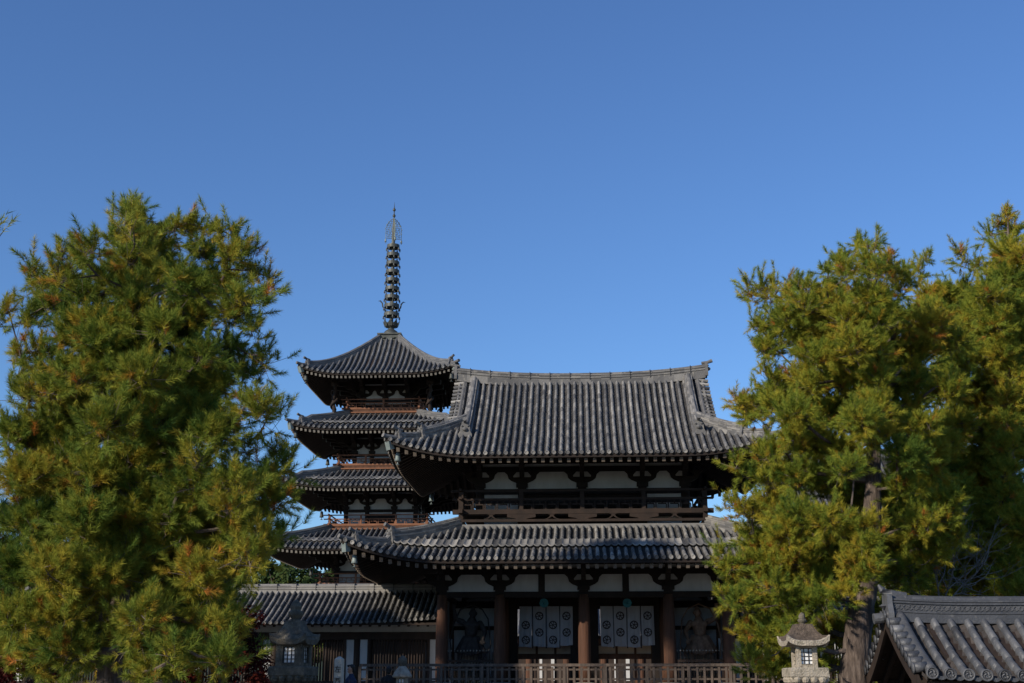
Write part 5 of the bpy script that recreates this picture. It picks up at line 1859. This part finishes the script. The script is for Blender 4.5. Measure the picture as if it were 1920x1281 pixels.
def pine(name, label, trunk, lobes, seed, m, shoot=0.2, nl=0.115, nn=44, nw=0.0075, dens=300.0, hue=0.25, tr=0.9, spikes=(), group=None, upw=0.7, bark=None, leaf0=0.0055, sat=3):
    """lobes: (x, y, z, radius, flatten). Trunk: (x, y, z, r) from the ground up."""
    rng = np.random.default_rng(seed)
    base = np.array(trunk[0][:3])
    t = thing(name, label, 'pine tree', tuple(base), group)
    P, Dn, hl = [], [], []
    for (x, y, z, r, fl) in lobes:
        n = max(5, int(dens * r * r))
        v = unit(rng.normal(size=(n, 3)))
        v[:, 2] = np.where(rng.random(n) < 0.25, v[:, 2], np.abs(v[:, 2]))
        q = v * (rng.random((n, 1)) ** 0.45) * r
        q[:, 2] *= fl
        P.append(np.array([x, y, z]) + q)
        Dn.append(v)
        hl.append(np.full(n, rng.normal(0, 0.09)))
    for (x, y, z) in spikes:
        P.append(np.array([[x, y, z]])); Dn.append(np.array([[0, 0, 1.0]])); hl.append(np.zeros(1))
    P = np.concatenate(P); Dn = np.concatenate(Dn); hl = np.concatenate(hl)
    P[:, 2] = np.maximum(P[:, 2], base[2] + 0.5)
    # resample the trunk
    T = np.array(trunk, float)
    s = np.linspace(0, len(T) - 1, (len(T) - 1) * 6 + 1)
    Ts = np.stack([np.interp(s, np.arange(len(T)), T[:, k]) for k in range(4)], 1)
    N, par = grow([tuple(a) for a in Ts[:, :3]], P, rng)
    nt_ = len(Ts)
    ld = np.zeros(len(N))
    has = np.zeros(len(N), bool)
    has[par[par >= 0]] = True
    ld[~has] = 1
    for i in range(len(N) - 1, 0, -1):
        ld[par[i]] += ld[i]
    rad = leaf0 * np.sqrt(np.maximum(1, ld))
    idx = np.arange(nt_, len(N))
    A, B = N[par[idx]], N[idx]
    rA = np.minimum(rad[par[idx]], rad[idx] * 1.5)
    edges_mesh('branches', A, B, rA, rad[idx], M['twig'], t, base)
    # trunk
    wr = random.Random(seed)
    mb = MB()
    mb.tube([tuple(a) for a in Ts[:, :3]], list(Ts[:, 3]), 16, wob=lambda i, k: 0.08 * sin(k * 2.1 + i * 0.35) + wr.uniform(-0.07, 0.07))
    mb.build('trunk', bark or M['bark'], t, smooth=True)
    # shoots: bottle brushes of needles
    dirv = unit(Dn * 0.8 + np.array([0, 0, upw]) + rng.normal(0, 0.38, Dn.shape))
    P0, D0 = P, dirv
    nsat = sat
    Ps = np.repeat(P0, nsat, 0); Ds = np.repeat(D0, nsat, 0)
    offv = rng.normal(size=Ps.shape) * shoot * 0.5
    offv -= Ds * (0.25 * shoot)
    Ps = Ps + offv
    edges_mesh('twigs', np.repeat(P0 - D0 * shoot * 0.6, nsat, 0), Ps, np.full(len(Ps), leaf0 * 0.7), np.full(len(Ps), leaf0 * 0.5), M['twig'], t, base, 3)
    dirv = np.concatenate([D0, unit(Ds * 0.6 + offv / shoot * 0.8 + rng.normal(0, 0.25, Ps.shape) + np.array([0, 0, 0.25]))])
    P = np.concatenate([P0, Ps])
    hl = np.concatenate([hl, np.repeat(hl, nsat)])
    n = len(P)
    sl_ = shoot * rng.uniform(0.6, 1.25, n)
    ref = np.where(np.abs(dirv[:, 2:3]) < 0.9, np.array([[0, 0, 1.0]]), np.array([[1.0, 0, 0]]))
    sx = unit(np.cross(dirv, ref)); sy = np.cross(dirv, sx)
    u = rng.random((n, nn)) ** 0.85
    phi = rng.random((n, nn)) * 2 * pi
    spread = np.where(u > 0.88, rng.uniform(0.05, 0.7, (n, nn)), rng.uniform(0.5, 1.1, (n, nn)))
    ln = nl * rng.uniform(0.7, 1.2, (n, nn))
    org = P[:, None, :] + dirv[:, None, :] * ((u - 0.35) * sl_[:, None])[..., None]
    radv = np.cos(phi)[..., None] * sx[:, None] + np.sin(phi)[..., None] * sy[:, None]
    nd = np.cos(spread)[..., None] * dirv[:, None] + np.sin(spread)[..., None] * radv
    tip = org + nd * ln[..., None]
    tip[..., 2] -= 0.06 * ln
    rv = rng.normal(size=(n, nn, 3))
    side = unit(np.cross(nd, rv)) * (nw / 2)
    tri = np.stack([org - side, org + side, tip], 2)
    old = np.clip((0.62 - u) * 1.1, 0, 1) * rng.random((n, 1))
    sh = np.clip(rng.normal(hue, 0.11, (n, 1)), 0, 1)
    orange = (rng.random((n, 1)) < 0.05) * rng.uniform(0.25, 0.65, (n, 1)) * (u < 0.8)
    tone = np.clip(sh + hl[:, None] + old * 0.55 + orange + rng.normal(0, 0.05, (n, nn)), 0, 1)
    np_mesh('crown', tri.reshape(-1, 3), 3, tone.ravel(), m, t, base)
    return t

def px_lobes(lst, Y, cx, R, rng, fl=0.62, copies=1, lob=0.7):
    """lobe list (photo x, photo y, photo radius[, depth]) placed round a trunk at distance Y"""
    out = []
    for e in lst:
        px, py, rp = e[:3]
        for c in range(copies):
            if len(e) > 3: dy = e[3]
            else:
                q = (px - cx) * Y / FPX
                lim = sqrt(max(0.05, R * R - q * q))
                dy = rng.uniform(-0.85, 0.6) * lim
            p = at(px, py, Y)
            # keep it where the photo shows it after moving it in depth
            p = EYE + (p - EYE) * ((Y + dy) / Y)
            out.append((p[0], p[1], p[2], rp * (Y + dy) / FPX * lob, fl))
    return out

LP = [(248, 392, 12, 0), (246, 412, 20), (218, 432, 34), (285, 432, 40), (168, 445, 28), (150, 470, 26), (108, 462, 22), (112, 500, 30), (50, 490, 18), (62, 520, 30), (95, 560, 42), (30, 578, 24, 0.1), (-10, 572, 24),
      (330, 412, 14, 0), (360, 408, 14, 0.1), (392, 415, 22, 0.1), (425, 420, 18, 0), (448, 432, 22, 0), (440, 465, 34), (478, 458, 11), (488, 498, 18, 0.2), (522, 508, 20, 0.1), (505, 545, 20), (470, 545, 32), (425, 520, 42),
      (490, 600, 24), (512, 655, 26), (470, 680, 36), (440, 640, 36), (300, 500, 50), (360, 520, 46), (205, 510, 55), (150, 545, 46), (130, 610, 52), (60, 645, 36), (200, 610, 62), (285, 600, 62), (360, 610, 55),
      (18, 645, 18, -0.3), (22, 690, 20, -0.3), (40, 735, 40), (110, 700, 60), (190, 700, 62), (270, 700, 62), (345, 700, 60), (415, 720, 44), (500, 770, 28), (535, 768, 20), (440, 790, 42), (110, 790, 70), (20, 810, 56),
      (200, 790, 66), (290, 790, 66), (370, 780, 56), (480, 830, 20), (545, 842, 24), (560, 868, 18), (520, 890, 36), (455, 905, 44), (380, 905, 56), (300, 880, 64), (215, 880, 66), (120, 880, 70), (30, 890, 66), (540, 925, 28),
      (490, 955, 44), (420, 985, 58), (330, 975, 64), (240, 970, 66), (150, 975, 70), (55, 975, 70), (548, 990, 14), (505, 1000, 30), (455, 1045, 46), (375, 1065, 56), (290, 1065, 62), (195, 1070, 66), (100, 1065, 66), (15, 1065, 64),
      (440, 1150, 20, -0.6), (405, 1155, 32, -0.5), (345, 1150, 46), (265, 1150, 54), (180, 1160, 50), (95, 1150, 58), (15, 1155, 56), (330, 1215, 40), (255, 1205, 42), (205, 1225, 32), (60, 1215, 44), (10, 1220, 44), (280, 1260, 26), (330, 1262, 26), (150, 1215, 30)]
LP += [(250, y, 40, -0.75) for y in range(470, 1110, 55)] + [(265, y, 30, -0.5) for y in range(500, 900, 80)] + [(246, 378, 7, 0), (300, 455, 36), (260, 470, 44)]
fr_ = np.random.default_rng(99)
LP += [(fr_.uniform(40, 520 - max(0, 700 - y) * 0.45), y, fr_.uniform(30, 48), fr_.uniform(-1.5, -0.4)) for y in np.linspace(560, 1230, 46)]
LP += [(fr_.uniform(100, 420), y, fr_.uniform(30, 45), fr_.uniform(0.3, 1.3)) for y in np.linspace(520, 1230, 26)]
LP = [(250 + (e[0] - 250) * 0.935, e[1] + (14 if e[1] < 700 else 6), *e[2:]) for e in LP]
rng = np.random.default_rng(11)
Y1 = 15.0
tk = [(*at(205, 1285, Y1)[:2], 0.0, 0.17)]
for px, py, r in ((208, 1240, 0.14), (225, 1100, 0.125), (245, 930, 0.11), (255, 760, 0.085), (250, 600, 0.055), (248, 470, 0.03), (247, 375, 0.01)):
    tk.append((*at(px, py, Y1), r))
lb = px_lobes(LP, Y1, 250, 2.0, rng)
# the far side of the crown, which the photo cannot show
for e in LP[::3]:
    p = at(e[0] * 0.75 + 62, e[1], Y1 + 0.9)
    lb.append((*p, e[2] * Y1 / FPX * 0.85, 0.62))
pine('pine_tree', 'large near pine with yellow and orange tinged needles on the left', tk, lb, 21, M['needle'], shoot=0.22, nl=0.088, nn=130, nw=0.0056, dens=580, hue=0.25, sat=2, group='pines along the approach')

RP = [(1390, 522, 14, 0.2), (1402, 545, 15, 0.2), (1422, 522, 13, 0), (1432, 548, 18, 0), (1412, 592, 16, -0.2), (1435, 605, 20, -0.2), (1465, 585, 28), (1490, 520, 17), (1512, 528, 18), (1500, 560, 30), (1462, 535, 14), (1545, 500, 17), (1572, 478, 18),
      (1585, 500, 22), (1560, 540, 34), (1616, 452, 13), (1638, 450, 13), (1625, 480, 24), (1645, 495, 20), (1672, 470, 14), (1670, 500, 24), (1695, 500, 10), (1715, 505, 13, 0.2), (1742, 478, 14, 0.2), (1728, 495, 10, 0.2), (1690, 535, 20), (1620, 545, 40), (1660, 575, 40), (1585, 590, 44),
      (1530, 600, 40), (1490, 625, 38), (1448, 635, 20), (1415, 612, 12, 0), (1540, 640, 40), (1600, 640, 44), (1665, 640, 46), (1710, 600, 34), (1720, 650, 44),
      (1428, 690, 10, -0.2), (1448, 700, 10, -0.2), (1470, 705, 10, 0), (1500, 690, 24), (1520, 710, 28), (1575, 700, 44), (1640, 715, 48), (1710, 710, 46), (1368, 738, 12, -0.3), (1388, 745, 12, -0.3), (1410, 745, 18, -0.3), (1440, 752, 26), (1485, 765, 42), (1545, 765, 48),
      (1615, 780, 48), (1690, 775, 50), (1482, 812, 32), (1510, 830, 46), (1580, 845, 46), (1735, 800, 44), (1700, 850, 46), (1372, 865, 16), (1392, 885, 22), (1436, 900, 30), (1490, 890, 48), (1555, 900, 48), (1362, 935, 16), (1385, 950, 24), (1425, 955, 42),
      (1490, 965, 50), (1555, 975, 46), (1605, 1000, 28, -0.9), (1660, 930, 36, 0.8), (1720, 920, 44), (1400, 1005, 30), (1345, 1035, 14), (1362, 1060, 22), (1410, 1055, 42), (1475, 1050, 48), (1540, 1050, 46), (1600, 1050, 32, -1.2), (1620, 1075, 22, -1.2), (1665, 1010, 40, 0.6),
      (1345, 1110, 16), (1372, 1125, 26), (1425, 1125, 46), (1490, 1130, 48), (1545, 1120, 36), (1390, 1180, 26), (1440, 1190, 42), (1500, 1200, 40), (1395, 1235, 24), (1435, 1250, 32), (1490, 1255, 32), (1555, 1180, 28, 0.9), (1700, 1080, 36, 0.8), (1550, 1245, 26, 1.0), (1655, 1150, 30, 1.2), (1640, 1220, 30, 1.4)]
RP += [(fr_.uniform(1400 + max(0, 620 - y) * 0.7, 1740), y, fr_.uniform(28, 44), fr_.uniform(-1.4, 1.2)) for y in np.linspace(560, 1085, 32) if not 850 < y < 975]
RP += [(fr_.uniform(1680, 1800), y, fr_.uniform(30, 44), fr_.uniform(-0.6, 1.4)) for y in np.linspace(600, 1060, 16)]
RP = [(1600 + (e[0] - 1600) * 0.945, e[1] + (10 if e[1] < 800 else 4), *e[2:]) for e in RP]
Y2 = 24.0
RP = [e for e in RP if not (e[0] < 1372 and e[1] > 1000)] + [(1352, 1036, 10, -0.2), (1368, 1062, 18), (1358, 1112, 12), (1380, 1125, 22), (1480, 1092, 40), (1530, 1085, 38), (1585, 1105, 24, -0.9), (1450, 1100, 30, -0.6), (1600, 935, 32, 0.9), (1668, 925, 34, 0.9), (1470, 1000, 42), (1515, 1008, 40), (1560, 1015, 36), (1600, 985, 30, 0.9), (1585, 880, 34), (1690, 965, 36, 0.6)]
RP += [(1640, y, 38, -1.2) for y in range(560, 850, 50)] + [(1628, y, 26, -1.3) for y in (985, 1020, 1055)]
rng = np.random.default_rng(12)
tk = [(*at(1600, 1290, Y2)[:2], 0.0, 0.33)]
for px, py, r in ((1602, 1270, 0.27), (1608, 1190, 0.245), (1622, 1105, 0.23), (1634, 1010, 0.18), (1636, 900, 0.145), (1640, 800, 0.12), (1640, 680, 0.095), (1632, 560, 0.05), (1626, 455, 0.012)):
    tk.append((*at(px, py, Y2), r))
lb = px_lobes(RP, Y2, 1600, 2.3, rng)
for e in RP[::3]:
    p = at(e[0] * 0.75 + 400, e[1], Y2 + 1.2)
    lb.append((*p, e[2] * Y2 / FPX * 0.85, 0.62))
pine('pine_tree', 'tall right pine with bare leaning trunk and layered olive green boughs', tk, lb, 22, M['needle_olive'], shoot=0.25, nl=0.10, nn=110, nw=0.0072, dens=520, hue=0.29, sat=2, group='pines along the approach')

BP = [(1890, 402, 14, 0), (1875, 420, 15), (1900, 432, 22), (1862, 440, 14), (1885, 465, 28), (1915, 480, 30), (1795, 472, 11, 0), (1808, 490, 12, 0), (1830, 500, 16, 0), (1850, 515, 16, 0), (1880, 510, 34), (1925, 540, 40), (1850, 555, 36), (1800, 545, 28), (1770, 560, 30), (1745, 590, 34), (1800, 600, 44),
      (1865, 610, 46), (1925, 620, 46), (1760, 650, 44), (1830, 670, 50), (1900, 690, 50), (1770, 720, 46), (1840, 750, 50), (1910, 770, 50), (1790, 800, 48), (1860, 830, 50), (1925, 850, 48), (1760, 870, 44), (1820, 900, 48), (1890, 920, 48), (1740, 940, 36), (1790, 970, 44),
      (1860, 990, 44), (1920, 980, 44), (1750, 1030, 36), (1820, 1050, 40), (1885, 1070, 36), (1780, 1095, 28), (1860, 1115, 26), (1920, 1110, 28), (1720, 1000, 34), (1700, 1050, 26)]
Y3 = 30.0
BP += [(1888, y, 34, -1.3) for y in range(480, 1150, 45)] + [(x, 1090, 34, 0.6) for x in range(1690, 1930, 40)] + [(x, 1040, 34, -0.5) for x in range(1700, 1930, 45)]
BP += [(1745, 560, 30, 0), (1768, 555, 34, 0.3), (1725, 590, 34, 0), (1755, 610, 40, -0.4), (1720, 640, 38, 0.4), (1700, 690, 36, 0.8)]
BP += [(fr_.uniform(1730, 1910), y, fr_.uniform(32, 46), fr_.uniform(-1.6, 1.2)) for y in np.linspace(560, 1100, 34)]
rng = np.random.default_rng(13)
tk = [(*at(1885, 1290, Y3)[:2], 0.0, 0.3)]
for px, py, r in ((1885, 1150, 0.24), (1888, 950, 0.19), (1890, 750, 0.14), (1890, 560, 0.08), (1890, 410, 0.015)):
    tk.append((*at(px, py, Y3), r))
lb = px_lobes(BP, Y3, 1885, 2.4, rng)
for e in BP[::2]:
    p = at(e[0] + 90, e[1] + 10, Y3 + 0.8)
    lb.append((*p, e[2] * Y3 / FPX * 0.9, 0.62))
pine('pine_tree', 'pine with a pointed top farther back at the right edge of the photo', tk, lb, 23, M['needle_olive'], shoot=0.29, nl=0.115, nn=90, nw=0.009, dens=420, hue=0.29, sat=2, group='pines along the approach')

# pines standing farther back on the left, showing through the near one, and tall ones left of the view whose shade dapples the gate
def plain_pine(x, y, hgt, R, seed, label, z_low=0.25, nn=26, nw=0.02, nl=0.2, shoot=0.34, dens=60, nlob=34, extra=()):
    rng = np.random.default_rng(seed)
    zb = gz(x, y)
    tk = [(x, y, zb, hgt * 0.022), (x + rng.normal(0, 0.1), y, zb + hgt * 0.3, hgt * 0.017), (x + rng.normal(0, 0.25), y, zb + hgt * 0.65, hgt * 0.01), (x, y, zb + hgt * 0.97, 0.02)]
    lb = []
    for k in range(nlob):
        f = z_low + (1 - z_low) * (k + 0.5) / nlob
        rr_ = R * min(1, (1.08 - f) * 1.9) * rng.uniform(0.35, 1.0)
        a = k * 2.4 + rng.normal(0, 0.3)
        lb.append((x + rr_ * cos(a), y + rr_ * sin(a), zb + hgt * f, R * rng.uniform(0.26, 0.4) * (1.15 - 0.4 * f), 0.5))
    lb.append((x, y, zb + hgt * 0.97, R * 0.2, 1.0))
    lb += list(extra)
    return pine('pine_tree', label, tk, lb, seed, M['needle'], shoot=shoot, nl=nl, nn=nn, nw=nw, dens=dens, hue=0.2, group='pines along the approach', leaf0=0.012, sat=2)
plain_pine(-11.6, 33.0, 7.6, 2.3, 31, 'dim pine behind the near left pine, nearest the left corridor', z_low=0.3)
plain_pine(-16.6, 38.0, 8.6, 2.8, 32, 'dim pine farther back at the left edge of the photo')
plain_pine(-11.9, 17.0, 9.6, 2.9, 33, 'pine just beyond the left edge with one bare twig reaching into the photo', nn=30, nw=0.014, nl=0.13, dens=170, extra=[(*at(-34, 446, 17), 0.02, 0.4)])
plain_pine(-28.0, 35.0, 16.4, 4.6, 34, 'tall pine beyond the left edge shading the left corridor', dens=80, nlob=54)
plain_pine(-19.5, 28.5, 21.3, 4.6, 35, 'tallest flat topped pine beyond the left edge shading the lower gate roof', z_low=0.88, dens=36, nlob=16)
plain_pine(-29.5, 26.0, 20.4, 5.6, 36, 'broad pine beyond the left edge shading the left half of the gate fence', dens=55, nlob=54)
plain_pine(-20.8, 26.0, 20.2, 4.6, 37, 'sparse pine beyond the left edge dappling the right half of the gate fence', dens=13, nlob=26)
plain_pine(-13.2, 41.0, 8.4, 2.2, 38, 'dim pine behind the near left pine, farthest back of them', dens=60, nlob=30)

for x, y, hh, sd, lab in ((10.9, 41.0, 7.4, 61, 'dim pine behind the leafless tree, left of two others'), (13.6, 43.0, 8.2, 62, 'dim pine behind the near roof, between two others'), (16.8, 42.0, 8.0, 63, 'dim pine behind the near roof at the right edge')):
    plain_pine(x, y, hh, 2.3, sd, lab, z_low=0.16, dens=70, nlob=36)

# broadleaf trees
def leafy(name, label, cat, x, y, zb, hgt, R, seed, m, nleaf, lsz, group=None, z_low=0.3, trunk_r=None, nl=22, flat=0.7, wood=None):
    rng = np.random.default_rng(seed)
    t = thing(name, label, cat, (x, y, zb), group)
    base = np.array([x, y, zb])
    pts, lobes = [], []
    for k in range(nl):
        f = z_low + (0.98 - z_low) * (k + 0.5) / nl
        rr_ = R * sqrt(max(0.05, 1 - ((f - 0.5) / 0.62) ** 2)) * rng.uniform(0.2, 0.95)
        a = k * 2.4 + rng.normal(0, 0.4)
        lobes.append((x + rr_ * cos(a), y + rr_ * sin(a), zb + hgt * f, R * rng.uniform(0.25, 0.42)))
    V, Tn = [], []
    per = nleaf // nl
    for (lx, ly, lz, lr) in lobes:
        v = unit(rng.normal(size=(per, 3)))
        p = np.array([lx, ly, lz]) + v * lr * (rng.random((per, 1)) ** 0.33) * np.array([1, 1, flat])
        nrm = unit(v + np.array([0, 0, 0.6]) + rng.normal(0, 0.6, v.shape))
        a = unit(np.cross(nrm, rng.normal(size=v.shape)))
        b = np.cross(nrm, a)
        s = (lsz * rng.uniform(0.6, 1.3, (per, 1)))
        q = np.stack([p - a * s, p - b * s * 0.55, p + a * s, p + b * s * 0.55], 1)
        V.append(q.reshape(-1, 3))
        Tn.append(np.clip(rng.normal(0.5, 0.2) + rng.normal(0, 0.18, per), 0, 1))
    np_mesh('crown', np.concatenate(V), 4, np.concatenate(Tn), m, t, base)
    tr = trunk_r or hgt * 0.02
    tb = MB()
    tb.tube([(x, y, zb - 0.1), (x + 0.03 * hgt * rng.normal(), y, zb + hgt * 0.35), (x, y, zb + hgt * 0.85)], [tr, tr * 0.75, tr * 0.2], 9)
    tb.build('trunk', wood or M['bark'], t, smooth=True)
    A = []; B = []
    for (lx, ly, lz, lr) in lobes:
        a0 = np.array([x, y, zb + (lz - zb) * rng.uniform(0.45, 0.75)])
        mid = (a0 + np.array([lx, ly, lz])) / 2 + rng.normal(0, 0.06 * R, 3)
        A += [a0, mid]; B += [mid, np.array([lx, ly, lz])]
    A, B = np.array(A), np.array(B)
    edges_mesh('limbs', A, B, np.tile([tr * 0.32, tr * 0.2], nl), np.tile([tr * 0.2, tr * 0.08], nl), wood or M['twig'], t, base)
    return t

leafy('maple_tree', 'dark red maple in the shade between the left pine and the corridor', 'maple tree', *at(405, 1270, 33)[:2], 0.3, 3.1, 1.35, 41, M['maple'], 9000, 0.055, z_low=0.28)
leafy('maple_tree', 'low dark red maple at the bottom left corner of the photo', 'maple tree', *at(35, 1270, 31)[:2], 0.1, 2.3, 1.2, 42, M['maple'], 5000, 0.05, z_low=0.2)
far = [(470, 1032, 150, 4.2), (515, 1042, 146, 4.0), (560, 1062, 140, 3.6), (590, 1070, 143, 3.6), (625, 1066, 150, 4.2), (668, 1062, 146, 4.0), (440, 1015, 160, 5.0), (700, 1070, 155, 4.0)]
for i, (px, py, Y, R) in enumerate(far):
    p = at(px, py, Y)
    lab = ['dark evergreen at far left of the wood behind the pagoda', 'round topped evergreen behind the left pagoda eave', 'low olive green tree under the pagoda eave', 'small bushy evergreen under the pagoda eave beside the olive tree',
           'yellow green tree in front of the pagoda foot', 'dark evergreen right beside the pagoda foot', 'tallest dark evergreen behind the left pine', 'evergreen hidden mostly by the pagoda'][i]
    leafy('evergreen_tree', lab, 'tree', p[0], p[1], 0.55, p[2] - 0.55, R, 50 + i, M['leaf'], 5200, 0.26, 'trees behind the court')
for i, (px, py, Y, R) in enumerate([(1700, 1000, 120, 4.5), (1790, 985, 115, 4.5), (1880, 970, 118, 5.0), (1960, 960, 118, 5.0)]):
    p = at(px, py, Y)
    leafy('evergreen_tree', ['evergreen behind the right corridor near the pine trunk', 'evergreen behind the near roof ridge', 'evergreen behind the right edge pine', 'evergreen beyond the right edge of the photo'][i], 'tree', p[0], p[1], 0.55, p[2] - 0.55, R, 70 + i, M['leaf'], 4200, 0.26, 'trees behind the court')

def bare_tree(label, base, top_pts, seed, r0, m, depth=5, spread=0.55, length=1.0):
    rng = random.Random(seed)
    t = thing('bare_tree', label, 'tree', tuple(base))
    A, B, ra, rb = [], [], [], []
    def rec(p, d, L, r, lev):
        n = 3
        q = Vector(p)
        for s in range(n):
            d = (d + Vector((rng.gauss(0, 0.16), rng.gauss(0, 0.16), rng.gauss(0.03, 0.12)))).normalized()
            q2 = q + d * (L / n)
            A.append(tuple(q)); B.append(tuple(q2))
            ra.append(r * (1 - 0.22 * s / n)); rb.append(r * (1 - 0.22 * (s + 1) / n))
            q = q2
            if lev < depth and s > 0:
                k = 1 if lev else 2
                for _ in range(k):
                    dd = (d + Vector((rng.gauss(0, spread), rng.gauss(0, spread), rng.gauss(0.1, spread * 0.7)))).normalized()
                    rec(q, dd, L * rng.uniform(0.6, 0.85), r * 0.62, lev + 1)
        if lev < depth:
            rec(q, d, L * 0.8, r * 0.7, lev + 1)
    for tp in top_pts:
        d = (Vector(tp) - Vector(base)).normalized()
        rec(base, d, length, r0, 0)
    edges_mesh('branches', np.array(A), np.array(B), np.array(ra), np.array(rb), m, t, np.array(base), 5)
    tb = MB()
    b = Vector(base)
    tb.tube([(b.x, b.y, gz(b.x, b.y) - 0.05), (b.x, b.y, b.z * 0.5), tuple(b + Vector((0, 0, 0.02)))], [r0 * 1.7, r0 * 1.4, r0 * 1.1], 9)
    tb.build('trunk', m, t, smooth=True)
    return t
b0 = at(1760, 1150, 25.5)
bare_tree('leafless tree with pale lichened twigs behind the near roof ridge', b0, [at(1690, 1040, 25.5), at(1800, 1040, 25.2), at(1880, 1060, 25.6), at(1730, 1010, 25.0)], 5, 0.018, M['bare'], 4, 0.8, 0.75)
b0 = at(1602, 1235, 25.6)
bare_tree('leafless shrub with thin grey twigs behind the pale stone lantern', b0, [at(1530, 1170, 25.4), at(1680, 1170, 25.6)], 6, 0.008, M['twig'], 4, 0.7, 0.4)
